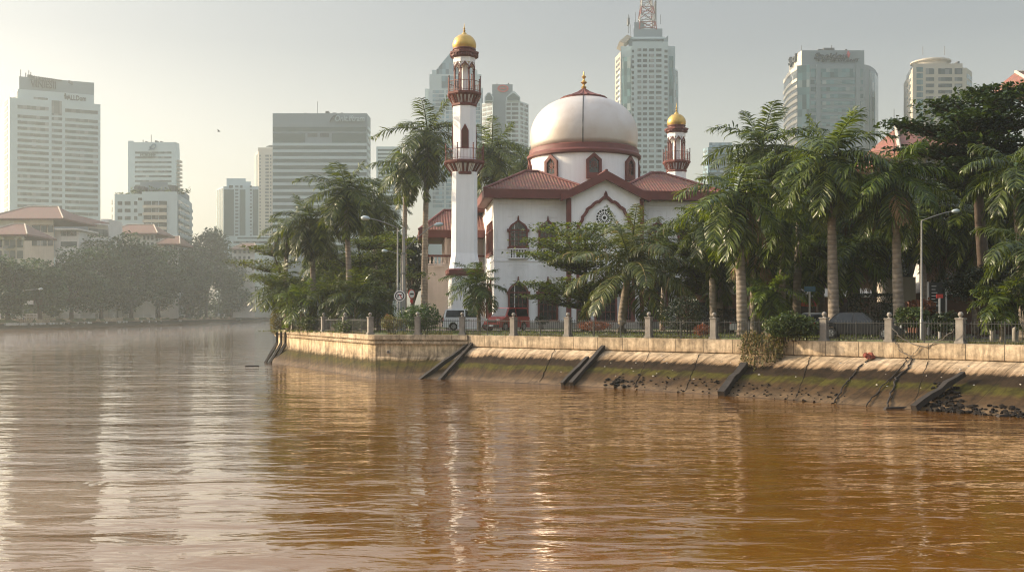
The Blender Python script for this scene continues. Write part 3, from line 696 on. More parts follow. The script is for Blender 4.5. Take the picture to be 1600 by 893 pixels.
# windows of the front
for sx in (-1, 1):
    for wx in (8.35, 5.45):
        x = sx*wx
        window(mos, x, 0, 7.85, 1.85, 2.75, 1.62)
        window(mos, x, 0, .75, 2.0, 4.0, 2.7)
        bb = MB(); bb.box2((x-.95,-.32,7.6),(x+.95,-.02,7.72)); bb.box2((x-.95,-.32,6.72),(x+.95,-.02,6.82))
        for k in range(7):
            xx = x-.8+k*1.6/6; bb.lathe([(.055,0),(.10,.16),(.05,.42),(.07,.62),(.06,.78)], (xx,-.17,6.82), 6)
        bb.build('balustrade', M['white_wall'], mos)
        MB().box2((x-.85,-.028,6.82),(x+.85,.05,7.6)).build('painted_recess_shade', M['dark_pane'], mos)  # flat dark panel painted in for the shade behind the balusters
        # carved panels in low relief
        for (za, zb, ww) in ((10.75,11.75,1.9),(4.95,6.2,2.0)):
            cp = MB(); cp.ring([(x-ww/2,za),(x+ww/2,za),(x+ww/2,zb),(x-ww/2,zb)], [(x-ww/2+.07,za+.07),(x+ww/2-.07,za+.07),(x+ww/2-.07,zb-.07),(x-ww/2+.07,zb-.07)], FRONT(0), -.01, .05)
            for k in range(4):
                rr = .18+.14*k; n_ = 10
                arcO = [(x+rr*math.cos(PI*j/n_)*1.25, za+.12+rr*math.sin(PI*j/n_)*1.5) for j in range(n_+1)]; arcI = [(x+(rr-.05)*math.cos(PI*j/n_)*1.25, za+.12+(rr-.05)*math.sin(PI*j/n_)*1.5) for j in range(n_+1)]
                if za+.12+rr*1.5 < zb-.05: cp.ring(arcO, arcI, FRONT(0), -.01, .045, closed=False)
            for k in range(9):
                xx = x-ww/2+.2+k*(ww-.4)/8; zc = zb-.25; cp.extr([(xx-.07,zc),(xx,zc-.09),(xx+.07,zc),(xx,zc+.09)], FRONT(0), -.01, .045)
            cp.build('carved_panel', M['white_wall'], mos)
# doors and side windows in the portal
window(mos, 0, PY, .6, 2.2, 4.6, 3.1, name='door', panes=True)
for x in (-2.05, 2.05): window(mos, x, PY, .7, 1.15, 3.6, 2.5)
# tall red arcade of the sunlit side
SIDE = lambda yc, z: (lambda u, v, d: (-HX-d, yc-u, z+v))
for k in range(5): window(mos, 0, 0, 0, .95, 3.1, 2.1, t=.13, fn=SIDE(1.6+k*1.25, 7.4), caps=False, panes=False)
MB().box2((-HX-.22,.9,7.15),(-HX+.1,7.3,7.42)).build('sill', M['brick_red'], mos)
MB().box2((-HX-.25,.9,9.5),(-HX+.1,7.3,9.62)).build('tie_rail', M['brick_red'], mos)
for yc in (3, 6.5): window(mos, 0, 0, 0, 1.6, 3.8, 2.6, fn=SIDE(yc, .7))
# eaves board, soffit, roofs
def corr(mb, e0, e1, up, H, ul, ur, pitch=.30, amp=.075):
    """ribbed tile slope: eave e0-e1, up = unit vector up the slope, H = slope length, hips run in ul / ur metres from the ends"""
    e0, e1, up = Vector(e0), Vector(e1), Vector(up).normalized(); d = (e1-e0); Ln = d.length; d.normalize(); nrm = d.cross(up).normalized()
    if nrm.z < 0: nrm = -nrm
    n = int(Ln/(pitch/4)); vs = []; fs = []
    for i in range(n+1):
        u = Ln*i/n; v = H
        if ul: v = min(v, u/ul*H)
        if ur: v = min(v, (Ln-u)/ur*H)
        off = amp*abs(math.sin(PI*u/pitch)); k = 1 if v > .3 else v/.3
        vs += [e0+d*u+nrm*off, e0+d*u+up*max(v,.0)+nrm*off*k]
        if i: fs.append((2*i-2, 2*i, 2*i+1, 2*i-1))
    mb.add(vs, fs)
def hip_roof(parent, x0, x1, y0, y1, z, rise, ridge, fas=.8, name='roof', tile='tile'):
    """hip roof with a short ridge across x; eaves board below z"""
    mb = MB(); cx, cy_ = (x0+x1)/2, (y0+y1)/2; hx = (x1-x0-ridge)/2; hy = (y1-y0)/2
    sf = math.hypot(hy, rise); ss = math.hypot(hx, rise)
    corr(mb, (x0,y0,z),(x1,y0,z),(0,hy,rise),sf,hx,hx); corr(mb, (x1,y1,z),(x0,y1,z),(0,-hy,rise),sf,hx,hx)
    corr(mb, (x0,y1,z),(x0,y0,z),(hx,0,rise),ss,hy,hy); corr(mb, (x1,y0,z),(x1,y1,z),(-hx,0,rise),ss,hy,hy)
    r_ = mb.build(name, M[tile], parent)
    cap_ = MB(); ra, rb_ = (cx-ridge/2,cy_,z+rise+.08), (cx+ridge/2,cy_,z+rise+.08)
    cap_.tube([ra, rb_], .17, 6)
    for c_, e in (((x0,y0,z+.1),ra),((x0,y1,z+.1),ra),((x1,y0,z+.1),rb_),((x1,y1,z+.1),rb_)): cap_.tube([c_, e], .15, 6)
    cap_.build('ridge_cap', M['brick_red'], r_)
    fb = MB(); fb.ring([(x0,y0),(x1,y0),(x1,y1),(x0,y1)], [(x0+.15,y0+.15),(x1-.15,y0+.15),(x1-.15,y1-.15),(x0+.15,y1-.15)], lambda u, v, d: (u, v, z-d), -.06, fas)
    fb.box2((x0+.1,y0+.1,z-fas+.06),(x1-.1,y1-.1,z-fas+.14)); fb.build('eaves_board', M['brick_red'], r_)
    return r_
ZE = 13.28
hip_roof(mos, -11.75, -1.2, -1.0, 9.6, ZE, 2.45, 1.3)
hip_roof(mos, 1.2, 11.75, -1.0, 9.6, ZE, 2.45, 1.3)
hip_roof(mos, -11.75, -1.2, 11.4, 22, ZE, 2.45, 1.3)
hip_roof(mos, 1.2, 11.75, 11.4, 22, ZE, 2.45, 1.3)
# gable roof of the portal
gm = MB(); zr = 15.05; ze = 12.75; sl = math.hypot(4.25, zr-ze)
corr(gm, (-4.25,5.8,ze),(-4.25,-1.75,ze),(4.25,0,zr-ze),sl,0,0); corr(gm, (4.25,-1.75,ze),(4.25,5.8,ze),(-4.25,0,zr-ze),sl,0,0)
gr = gm.build('gable_roof', M['tile'], mos); MB().tube([(0,-1.75,zr+.08),(0,6,zr+.08)], .17, 6).build('ridge_cap', M['brick_red'], gr)
bg = MB()
bg.extr([(-4.35,ze-.52),(-4.35,ze+.1),(0,zr+.1),(4.35,ze+.1),(4.35,ze-.52),(3.6,ze-.28),(0,zr-.78),(-3.6,ze-.28)], FRONT(0), 1.5, 1.82)
for s in (-1, 1): bg.box2((s*4.35,-1.5,ze-.5),(s*4.2,-.8,ze+.02))
bg.build('barge_board', M['brick_red'], gr)
# drum and dome
DC = (-.05, 10.5); RD = 5.8
dz = lambda py: PZ(py, 110.4)-GZ
b = MB(); b.lathe([(RD,12.5),(RD,dz(247))], (DC[0],DC[1],0), 64); b.build('drum', M['pink_wall'] if False else M['white_wall'], mos, smooth=True, angle=40)
b = MB(); b.lathe([(RD+.02,dz(251)),(RD+.32,dz(249.5)),(RD+.34,dz(246)),(RD+.12,dz(243)),(RD+.06,dz(236.5)),(RD-.1,dz(235))], (DC[0],DC[1],0), 64); b.build('dome_ring', M['brick_red'], mos, smooth=True, angle=30)
prof = [(py, hw) for py, hw in ((236,82),(228,83.2),(215,84),(203,83),(192,79.5),(182,74),(173,66.5),(166,57.5),(160.5,47),(157,37),(155,28))]
b = MB(); b.lathe([(hw/14.49, dz(py)) for py, hw in prof], (DC[0],DC[1],0), 72); b.build('dome', M['dome'], mos, smooth=True)
b = MB(); zc = dz(154.3); nseg = 20; n = nseg*4; V = []
for (rr, z) in ((2.45,zc),(1.5,zc+.34),(.7,zc+.72),(.16,zc+1.12)):
    for k in range(n): 
        a = 2*PI*k/n; q = rr*(1+.03*math.cos(a*nseg)); V.append((DC[0]+q*math.cos(a), DC[1]+q*math.sin(a), z+.05*math.cos(a*nseg)*rr/2.4))
F = [(i*n+k, i*n+(k+1)%n, (i+1)*n+(k+1)%n, (i+1)*n+k) for i in range(3) for k in range(n)]
b.add(V, F); b.lathe([(2.35,zc-.30),(2.52,zc-.16),(2.55,zc-.02),(2.3,zc+.02)], (DC[0],DC[1],0), 40); b.build('dome_cap', M['brick_red'], mos)
b = MB(); b.lathe([(.2,zc+1.05),(.3,zc+1.25),(.12,zc+1.4),(.1,zc+1.5),(.36,zc+1.75),(.1,zc+2.0),(.09,zc+2.15),(.26,zc+2.35),(.08,zc+2.55),(.06,zc+2.9),(.01,dz(115))], (DC[0],DC[1],0), 14); b.build('finial', M['gold'], mos, smooth=True, angle=50)
# lightning conductor down the dome
an = R(-101); pts = [(DC[0]+(hw/14.49+.05)*math.cos(an), DC[1]+(hw/14.49+.05)*math.sin(an), dz(py)) for py, hw in prof]
MB().tube(pts, .055, 5).build('conductor', M['iron'], mos)
for k in range(8):
    th = R(-90+0)+k*PI/4; ca, sa = math.cos(th), math.sin(th)
    fn = lambda u, v, d, ca=ca, sa=sa: (DC[0]+ca*(RD-.12+d)-sa*u, DC[1]+sa*(RD-.12+d)+ca*u, dz(281)+v)
    out = [(.8,-.6),(.8,1.35),(0,2.05),(-.8,1.35),(-.8,-.6)]; inn = [(.5,0),(.5,1.2),(0,1.62),(-.5,1.2),(-.5,0)]
    mb = MB(); mb.ring(out, inn, fn, 0, .34); f = mb.build('drum_window', M['brick_red'], mos)
    MB().extr(inn, fn, 0, .16).build('pane', M['dark_pane'], f)
    g = MB()
    for j in range(8):
        a = PI*j/4; c_, s_ = math.cos(a), math.sin(a); g.extr([(-.03*s_,.85+.03*c_),(.03*s_,.85-.03*c_),(.55*c_+.03*s_,.85+.62*s_-.03*c_),(.55*c_-.03*s_,.85+.62*s_+.03*c_)], fn, .14, .2)
    cc = lambda r_: [(r_*math.cos(2*PI*q_/14), .85+r_*math.sin(2*PI*q_/14)) for q_ in range(14)]
    g.ring(cc(.30), cc(.24), fn, .14, .21); g.build('tracery', M['brick_red'], f)

# ------------------------------------------------------------------ pink annex with balcony, left of the tall minaret
an_ = thing('annex', 'pale pink two storey annex with a corner balcony and tiled roof behind the tall minaret', 'building', (-9.3,110,GZ), A0)
b = MB(); b.box2((0,.0,0),(7.2,9,6.55)); b.box2((2.1,1.7,6.5),(7.2,9,9.6)); b.build('wall', M['pink_wall'], an_)
b = MB(); b.box2((-.12,-.12,6.42),(7.2,9.1,6.62)); b.box2((-.06,-.06,6.66),(7.2,.16,6.78)); b.box2((-.06,-.06,6.66),(.16,9,6.78)); b.build('balcony_floor', M['pink_wall'], an_)
b = MB(); b.box2((-.1,-.1,7.52),(7.2,.2,7.74)); b.box2((-.1,-.1,7.52),(.2,9,7.74)); b.build('balcony_rail', M['brick_red'], an_)
b = MB()
for k in range(18): b.lathe([(.06,0),(.115,.17),(.05,.42),(.08,.7),(.07,.75)], (.1+k*.4,.05,6.78), 7)
for k in range(1, 22): b.lathe([(.06,0),(.115,.17),(.05,.42),(.08,.7),(.07,.75)], (.05,.05+k*.4,6.78), 7)
b.build('balustrade', M['pink_wall'], an_)
for x, y in ((.15,.15),(.15,4.3),(2.2,.15)): MB().box2((x-.13,y-.13,7.7),(x+.13,y+.13,9.65)).build('balcony_post', M['pink_wall'] if x > 2 else M['brick_red'], an_)
b = MB(); b.box2((-.2,.5,7.75),(.05,4.0,9.6)); b.build('lattice_screen', M['brick_red'], an_)
hip_roof(an_, -.7, 8.2, -.8, 9.8, 10.3, 2.6, 3.2, fas=.75)
window(an_, 4.1, 0, .6, 2.5, 4.4, 2.9)
f = MB().ring([(2.9,7.75),(4.6,7.75),(4.6,9.35),(2.9,9.35)], [(3.02,7.87),(4.48,7.87),(4.48,9.23),(3.02,9.23)], FRONT(1.7), -.02, .08).build('window', M['brick_red'], an_)
MB().extr([(3.0,7.85),(4.5,7.85),(4.5,9.25),(3.0,9.25)], FRONT(1.7), -.02, .02).build('pane', M['dark_pane'], f)
g = MB(); g.box2((3.71,1.62,7.85),(3.79,1.69,9.25)); g.box2((3.0,1.62,8.5),(4.5,1.69,8.57)); g.build('glazing_bar', M['brick_red'], f)
f = window(an_, 0, 0, 0, 1.8, 4.3, 2.9, fn=lambda u, v, d: (0-d, 3.0-u, .6+v), caps=False)
cp = MB()
for k in range(5):
    z = 5.2+k*.2; cp.extr([(1.2+.1*k,z),(1.3+.1*k,z),(1.75-.05*k,z+.35),(1.65-.05*k,z+.35)], FRONT(0), -.01, .05)
cp.build('carved_panel', M['pink_wall'], an_)

# ------------------------------------------------------------------ minarets
def octo(r, n=8, off=.5): return [(r*math.cos(2*PI*(k+off)/n), r*math.sin(2*PI*(k+off)/n)) for k in range(n)]
def minaret(name, label, x, y, zs, s, lower):
    """zs: dictionary of heights above ground; s: width scale; octagonal, widths in metres for s = 1"""
    m = thing(name, label, 'minaret', (x,y,GZ), A0)
    def lath(nm, prof, mt, n=8, smooth=False): return MB().lathe([(r*s, z) for r, z in prof], (0,0,0), n).build(nm, mt, m, smooth=smooth, angle=40 if smooth else None)
    W = M['white_wall']; Bq = M['brick_red']; Z = zs; k8 = 1/math.cos(PI/8)
    sq = lambda h, c: [(h,-h+c),(h,h-c),(h-c,h),(-h+c,h),(-h,h-c),(-h,-h+c),(-h+c,-h),(h-c,-h)]
    def loftsq(nm, rows, mt):
        mb = MB(); V = []; F = []
        for h, c, z in rows: V += [(px*s, py*s, z) for px, py in sq(h, c)]
        for j in range(len(rows)-1):
            for k in range(8): F.append((j*8+k, j*8+(k+1)%8, (j+1)*8+(k+1)%8, (j+1)*8+k))
        F += [tuple(range(7,-1,-1)), tuple(range(len(rows)*8-8, len(rows)*8))]; mb.add(V, F); return mb.build(nm, mt, m)
    if lower:
        loftsq('base', [(1.52,.2,0),(1.46,.2,Z['corn0'])], W)
        loftsq('base_cornice', [(1.46,.2,Z['corn0']-.02),(1.72,.22,Z['corn0']+.18),(1.74,.22,Z['corn1']-.12),(1.55,.2,Z['corn1'])], Bq)
        loftsq('shaft', [(1.44,.34,Z['corn1']),(1.38,.34,Z['corn1']+.2),(1.19,.34,Z['corn1']+1.5),(1.17,.34,Z['g2_0'])], W)
        # blind window low on the base
    else:
        loftsq('shaft', [(1.16,.34,0),(1.16,.34,Z['g2_0'])], W)
    def gallery(z0, z1, z2, z3, z4, rin, rout, rup):
        """z0 band, z1 corbels, z2 slab, z3 slab top, z4 rail top"""
        lath('gallery_band', [(rin*k8+.02,z0-.25),(rin*k8+.10,z0-.2),(rin*k8+.10,z0-.02),(rin*k8+.02,z0+.02)], Bq)
        lath('gallery_corbel', [(rin*k8,z0),(rout*.97*k8-.12,z2)], W)
        mb = MB(); nt_ = 24
        for k in range(nt_):
            a = 2*PI*(k+.5)/nt_; f8 = math.cos(PI/8)/math.cos(((a) % (PI/4))-PI/8)
            ca, sa = math.cos(a), math.sin(a); w_ = .095*s
            i0, o0, i1, o1 = (rin-.05)*s*k8*f8, (rin+.07)*s*k8*f8, (rin)*s*k8*f8, (rout*.98)*s*k8*f8
            vs = []
            for rr, z in ((i0,z0),(o0,z0),(o1,z2),(i1,z2)):
                for e in (-1, 1): vs.append((ca*rr-sa*w_*e, sa*rr+ca*w_*e, z))
            mb.add(vs, [(0,2,4,6),(1,7,5,3),(0,1,3,2),(2,3,5,4),(4,5,7,6),(6,7,1,0)])
        mb.build('bracket', Bq, m)
        lath('gallery_floor', [(rout*k8-.12,z2-.02),(rout*k8,z2+.12),(rout*k8+.02,z3-.06),(rout*k8-.05,z3),(.3,z3+.01)], Bq)
        rl = MB(); ro_ = (rout-.08)*s*k8; o8 = octo(ro_)
        for k in range(8):
            a, c = o8[k], o8[(k+1)%8]; dx, dy = c[0]-a[0], c[1]-a[1]; l = math.hypot(dx, dy); an2 = math.atan2(dy, dx); mx_ = ((a[0]+c[0])/2, (a[1]+c[1])/2)
            rl.box((mx_[0],mx_[1],z4-.05),(l,.045,.05),an2); rl.box((mx_[0],mx_[1],z3+.14),(l,.035,.035),an2)
            rl.box((a[0],a[1],(z3+z4+.35)/2),(.085*s,.085*s,z4+.3-z3),an2); rl.ball((a[0],a[1],z4+.42),.08*s,4)
            for j in range(1, 5): rl.box((a[0]+dx*j/5, a[1]+dy*j/5, (z3+z4)/2),(.022,.022,z4-z3-.1),an2)
        rl.build('railing', Bq, m)
    gallery(Z['g2_0'], Z['g2_0'], Z['g2_1'], Z['g2_2'], Z['g2_3'], 1.17, 1.86, 1.1)
    lath('upper_shaft', [(1.08*k8,Z['g2_2']),(1.06*k8,Z['g1_0'])], W)
    for k in range(0, 8, 2):
        a = -PI/2+k*PI/4; ca, sa = math.cos(a), math.sin(a)
        fn = lambda u, v, d, ca=ca, sa=sa: (ca*(1.055*s+d)-sa*u, sa*(1.055*s+d)+ca*u, Z['win']+v)
        out = [(.34*s,0),(.34*s,1.65*s),(0,2.3*s),(-.34*s,1.65*s),(-.34*s,0)]; inn = [(.22*s,.1),(.22*s,1.55*s),(0,2.02*s),(-.22*s,1.55*s),(-.22*s,.1)]
        f = MB().ring(out, inn, fn, -.05, .09).build('window', Bq, m); MB().extr(inn, fn, -.05, .03).build('pane', M['timber_door'], f)
    gallery(Z['g1_0'], Z['g1_0'], Z['g1_1'], Z['g1_2'], Z['g1_3'], 1.06, 1.56, 1.0)
    # open lantern of eight arches
    lath('lantern_core', [(.42,Z['g1_2']),(.42,Z['drum0'])], W)
    for k in range(8):
        a = 2*PI*(k+.5)/8; MB().lathe([(.13*s,0),(.13*s,.12),(.085*s,.2),(.085*s,Z['spring']-Z['g1_2']-.1),(.15*s,Z['spring']-Z['g1_2'])], (.98*s*math.cos(a), .98*s*math.sin(a), Z['g1_2']), 8).build('lantern_column', Bq, m)
    ar = MB(); ro_ = .99*s; o8 = octo(ro_); zt = Z['drum0']; zs_ = Z['spring']
    tr = MB()
    for k in range(8):
        a, c = o8[k], o8[(k+1)%8]; dx, dy = c[0]-a[0], c[1]-a[1]; l = math.hypot(dx, dy); ux, uy = dx/l, dy/l; nx, ny = uy, -ux
        fn = lambda u, v, d, a=a, ux=ux, uy=uy, nx=nx, ny=ny: (a[0]+ux*u+nx*d, a[1]+uy*u+ny*d, v)
        H = zt-zs_; q = [(.08*l,0),(.14*l,.28*H),(.26*l,.46*H),(.38*l,.58*H),(.5*l,.82*H),(.62*l,.58*H),(.74*l,.46*H),(.86*l,.28*H),(.92*l,0)]
        top = [(u, H) for u, v in q]
        ar.ring([(u, zs_+v) for u, v in q], [(u, zs_+v) for u, v in top], fn, -.1, .04, closed=False)
        q2 = [(u+(.5*l-u)*.0, v) for u, v in q]; q3 = [(.5*l+(u-.5*l)*1.14, v*1.06+.12*H*(1 if v > 0 else 0)) for u, v in q]
        tr.ring([(u, zs_+v) for u, v in q3], [(u, zs_+v) for u, v in q2], fn, -.02, .09, closed=False)
    ar.lathe([(1.0*s*k8,zt-.1),(1.0*s*k8,Z['drum1'])], (0,0,0), 8)
    ar.build('lantern_arcade', W, m); tr.build('arch_trim', Bq, m)
    # cornice with dentils, red neck, gilt dome and spike
    c0 = Z['drum1']; c1 = Z['neck0']
    lath('cornice', [(1.0*k8,c0-.03),(1.06*k8,c0),(1.16*k8,c0+.12),(1.16*k8,c1-.22),(1.32*k8,c1-.18),(1.34*k8,c1),(1.0*k8,c1+.05)], Bq)
    de = MB(); de.lathe([(1.165*s*k8,c0+.1),(1.19*s*k8,c0+.12),(1.19*s*k8,c1-.2),(1.165*s*k8,c1-.18)], (0,0,0), 8)
    for k in range(32):
        a = 2*PI*(k+.5)/32; f8 = math.cos(PI/8)/math.cos((a % (PI/4))-PI/8); de.box((1.22*s*k8*f8*math.cos(a), 1.22*s*k8*f8*math.sin(a), (c0+c1)/2-.06),(.13*s,.12*s,.22),a)
    de.build('dentil', Bq, m)
    lath('neck', [(1.02,c1),(1.02,Z['dome0']-.15),(1.1,Z['dome0']-.1),(1.1,Z['dome0'])], Bq, 24, True)
    H = Z['dome1']-Z['dome0']
    lath('gilt_dome', [(1.04,Z['dome0']),(1.12,Z['dome0']+.14*H),(1.13,Z['dome0']+.3*H),(1.07,Z['dome0']+.5*H),(.9,Z['dome0']+.72*H),(.62,Z['dome0']+.89*H),(.3,Z['dome0']+.98*H),(.05,Z['dome1'])], M['gold'], 28, True)
    T = Z['top']-Z['dome1']
    lath('finial', [(.3,Z['dome1']-.1),(.22,Z['dome1']+.1*T),(.07,Z['dome1']+.22*T),(.13,Z['dome1']+.34*T),(.05,Z['dome1']+.44*T),(.10,Z['dome1']+.56*T),(.04,Z['dome1']+.66*T),(.01,Z['top'])], M['gold'], 10, True)
    return m
def heights(d, ys): return {k: PZ(v, d)-GZ for k, v in ys.items()}
ysL = dict(corn0=431.5, corn1=420.5, g2_0=270.5, g2_1=258, g2_2=252.5, g2_3=235, win=234, g1_0=163.5, g1_1=151.5, g1_2=146, g1_3=129, spring=109.5, drum0=98, drum1=91.5, neck0=83, dome0=77, dome1=54, top=37)
minaret('minaret', 'tall white minaret with two red galleries and a gilt dome in front of the annex', PX(725.5,97), 97, heights(97, ysL), 1.0, True)
# the far one, at the opposite back corner of the mosque
def yR(y): return 178 + (y-54)*(252-178)/(146-54)
ysR = {k: yR(v) for k, v in ysL.items()}
ysR['top'] = 161; ysR['g2_0'] = 350; ysR['g2_1'] = 340; ysR['g2_2'] = 336; ysR['g2_3'] = 322; ysR['win'] = 318
minaret('minaret', 'shorter looking minaret with a gilt dome rising behind the mosque roof beside the dome', PX(1057,126), 126, heights(126, ysR), 1.02, False)
# low red roof peeping out behind
bk = thing('back_hall', 'low hall with a red tiled roof just showing behind the far minaret', 'building', (24.5,128,GZ), A0)
MB().box2((-5,-4,0),(6,6,13.0)).build('wall', M['pink_wall'], bk); hip_roof(bk, -5.8, 7, -5, 7, 13.6, 3.4, 1.5)
# ------------------------------------------------------------------ city towers
M['tw_white'] = mat('tower_white', (.41,.49,.51), .7, .06, .05, streak=.15, dirt=(.4,.4,.38))
M['tw_grey'] = mat('tower_grey', (.19,.235,.26), .7, .06, .05, streak=.15, dirt=(.3,.3,.3))
M['tw_cream'] = mat('tower_cream', (.46,.42,.35), .75, .06, .05, streak=.15, dirt=(.4,.34,.28))
M['tw_tan'] = mat('tower_tan', (.42,.36,.29), .75, .06, .05, streak=.2, dirt=(.3,.26,.2))
M['tw_glass'] = mat('tower_glass', (.05,.085,.085), .2, .12, .06, spec=.8)
M['tw_dark'] = glass_mat('tower_window', (.035,.045,.045), .2)
M['tw_teal'] = glass_mat('teal_glass', (.07,.14,.15), .15)
M['tw_blue'] = glass_mat('blue_glass', (.12,.21,.26), .15)
M['lit_side_cream'] = mat('painted_sunlit_side', (.60,.54,.45), .7, .05, .1)  # sunlight painted in: pale tone for the lettered tower's sun-facing side
M['logo_dark'] = mat('sign_dark', (.03,.035,.04), .6, .1)
M['logo_blue'] = mat('sign_blue', (.06,.14,.20), .6, .1)
M['logo_red'] = mat('sign_red', (.45,.05,.05), .6, .1)
M['roof_gear'] = mat('roof_gear', (.10,.10,.10), .7, .3, .3)
M['mast_red'] = mat('mast_red', (.20,.05,.045), .6, .1); M['mast_white'] = mat('mast_white', (.3,.29,.28), .6, .1)
M['balcony_green'] = leaf_mat('roof_plants', (.03,.05,.02), (.08,.11,.03))

def G(px, d): return (PX(px, d), d)
class Bld:
    def __init__(s, name, label, cat, px, d):
        s.o = Vector((PX(px, d), d, GZ)); s.r = thing(name, label, cat, s.o); s.win = []
    def put(s, mb, name, m, parent=None, **k):
        o = mb.build(name, m, parent or s.r, **k)
        if parent is None or parent is s.r: o.matrix_parent_inverse = Matrix.Translation(-s.o)
        return o
    def mass(s, fp, z1, name='wall', m='tw_white', z0=None):
        return s.put(MB().prism([G(*p) for p in fp], z0 if z0 is not None else GZ-.5, z1), name, M[m])
    def strip(s, pts, z0, z1, off=.12, m='tw_dark', name='window', thick=.3):
        """window or band along an open polyline of (x, y) points seen left to right"""
        s.win.append((pts, z0, z1, off, m, name, thick))
    def grid(s, A, B, cols, rows, m='tw_dark', name='window', off=.12):
        for z0, z1 in rows:
            for a, b in cols:
                s.strip([(A[0]+(B[0]-A[0])*a, A[1]+(B[1]-A[1])*a), (A[0]+(B[0]-A[0])*b, A[1]+(B[1]-A[1])*b)], z0, z1, off, m, name)
    def _mesh(s, mb, pts, z0, z1, off, thick):
        o1 = offset_line(pts, off); o0 = offset_line(pts, off-thick); n = len(pts)
        vs = [(p[0],p[1],z0) for p in o1]+[(p[0],p[1],z1) for p in o1]+[(p[0],p[1],z0) for p in o0]+[(p[0],p[1],z1) for p in o0]
        fs = []
        for i in range(n-1): fs += [(i,i+1,n+i+1,n+i),(n+i,n+i+1,3*n+i+1,3*n+i),(i,2*n+i,2*n+i+1,i+1),(2*n+i,3*n+i,3*n+i+1,2*n+i+1)]
        fs += [(0,n,3*n,2*n),(n-1,3*n-1,4*n-1,2*n-1)]; mb.add(vs, fs)
    def done(s):
        by = {}
        for w in s.win: by.setdefault((w[5]), []).append(w)
        for nm, L in by.items():
            L.sort(key=lambda w: -sum(math.dist(a, b) for a, b in zip(w[0], w[0][1:]))*(w[2]-w[1]))
            for w in L[:96]:
                mb = MB(); s._mesh(mb, w[0], w[1], w[2], w[3], w[6]); s.put(mb, nm, M[w[4]])
            rest = L[96:]
            ms = sorted({w[4] for w in rest})
            if rest:
                mb = MB()
                for w in rest: s._mesh(mb, w[0], w[1], w[2], w[3], w[6])
                o = s.put(mb, nm, M[rest[0][4]]); o['kind'] = 'stuff'
        return s
def rows(y_top, y_bot, pitch, d, h=.55):
    """window rows in photo pixels at distance d"""
    out = []; y = y_top
    while y < y_bot: out.append((PZ(y+pitch*h, d), PZ(y, d))); y += pitch
    return out
def gear(b, items, d):
    """small plant, dishes and aerials on a roof: (px0, px1, y0, y1)"""
    for px0, px1, y0, y1 in items:
        thin = px1-px0 < 1.2
        mb = MB().box2((PX(px0,d), d+1, PZ(y1,d)-.3), (PX(px1,d), d+(1.4 if thin else 5), PZ(y0,d)))
        b.put(mb, 'aerial' if thin else 'roof_plant', M['roof_gear'])

# --- tall white block with three ribbons of windows, far left
d = 500; b = Bld('office_tower', 'broad white office tower with a stepped crown and ribbon windows above the tiled houses', 'tower', 80, d)
b.mass([(4,517),(15,500),(157,517),(150,545),(2,540)], PZ(152,500))
b.mass([(16,508),(28,503),(147,517),(142,540),(20,540)], PZ(139,503), 'upper_wall', z0=PZ(153,500))
b.mass([(30,503.5),(147,517.5),(142,536),(36,530)], PZ(119,503), 'crown', 'tw_grey', z0=PZ(140,503))
A, B_ = G(15,500), G(157,517)
f = lambda px: (px-15)/142
cols = [(f(27),f(75)),(f(79.5),f(96)),(f(100.5),f(153))]
b.grid(A, B_, cols, rows(178, 330, 9.35, 500, .52)); b.grid(A, B_, [cols[0],cols[2]], rows(163, 172, 9.35, 500, .6))
b.grid(A, B_, [(f(79.5),f(95.5))], [(PZ(176,502), PZ(153,502))], name='dark_panel')
b.grid(G(4,517), A, [(.3,.75)], rows(158, 330, 9.35, 508, .7))
A2, B2 = G(28,503), G(147,517); b.grid(A2, B2, [((52-28)/119,(74-28)/119)], [(PZ(164,505), PZ(151,505))], name='dark_panel'); b.grid(G(16,508), A2, [(.15,.95)], [(PZ(153,506), PZ(145,506))], name='dark_panel')
u = Vector((B_[0]-A[0], B_[1]-A[1], 0)); nrm = Vector((u.y,-u.x,0)).normalized()
def onface(A, B, px, py, off=.5):
    k = (px-800)/1600; s = (k*A[1]-A[0])/((B[0]-A[0])-k*(B[1]-A[1])); x, y = A[0]+(B[0]-A[0])*s, A[1]+(B[1]-A[1])*s
    uu = Vector((B[0]-A[0], B[1]-A[1], 0)); n = Vector((uu.y,-uu.x,0)).normalized(); return Vector((x, y, PZ(py, y)))+n*off
C1, C2 = G(30,503.5), G(147,517.5)
sign_text('sign', 't1a', M['logo_dark'], onface(C1, C2, 68, 132.5), u, b.r, 11.5, 3.6)
sign_text('sign', 't1b', M['logo_dark'], onface(C1, C2, 120, 154), u, b.r, 8.8, 2.6)
lg = MB(); p = onface(C1, C2, 101.5, 150.5)
for k in (-1, .2): lg.box((p.x+k*.9, p.y, p.z),(.7,.3,2.8)); 
lg.box((p.x+1.1,p.y,p.z-.6),(.9,.3,1.4)); lg.box((p.x-.3,p.y,p.z+.2),(1.6,.3,.5)); b.put(lg, 'emblem', M['logo_dark'])
tr = MB()
for k in range(11):
    p = onface(C1, C2, 51+k*3.4, 120.5+k*.5); tr.box((p.x,p.y-.3,p.z-.5),(.35,.5,2.2))
p0, p1 = onface(C1, C2, 49, 119.8), onface(C1, C2, 97, 126.2); tr.tube([p0, p1], .3, 4); b.put(tr, 'sign_truss', M['roof_gear'])
gear(b, [(30.2,30.7,108,119),(38,39,113,119),(41,47,116,119),(43,43.6,109,117),(46,46.7,112,117),(105,108,125,128)], 504); b.done()

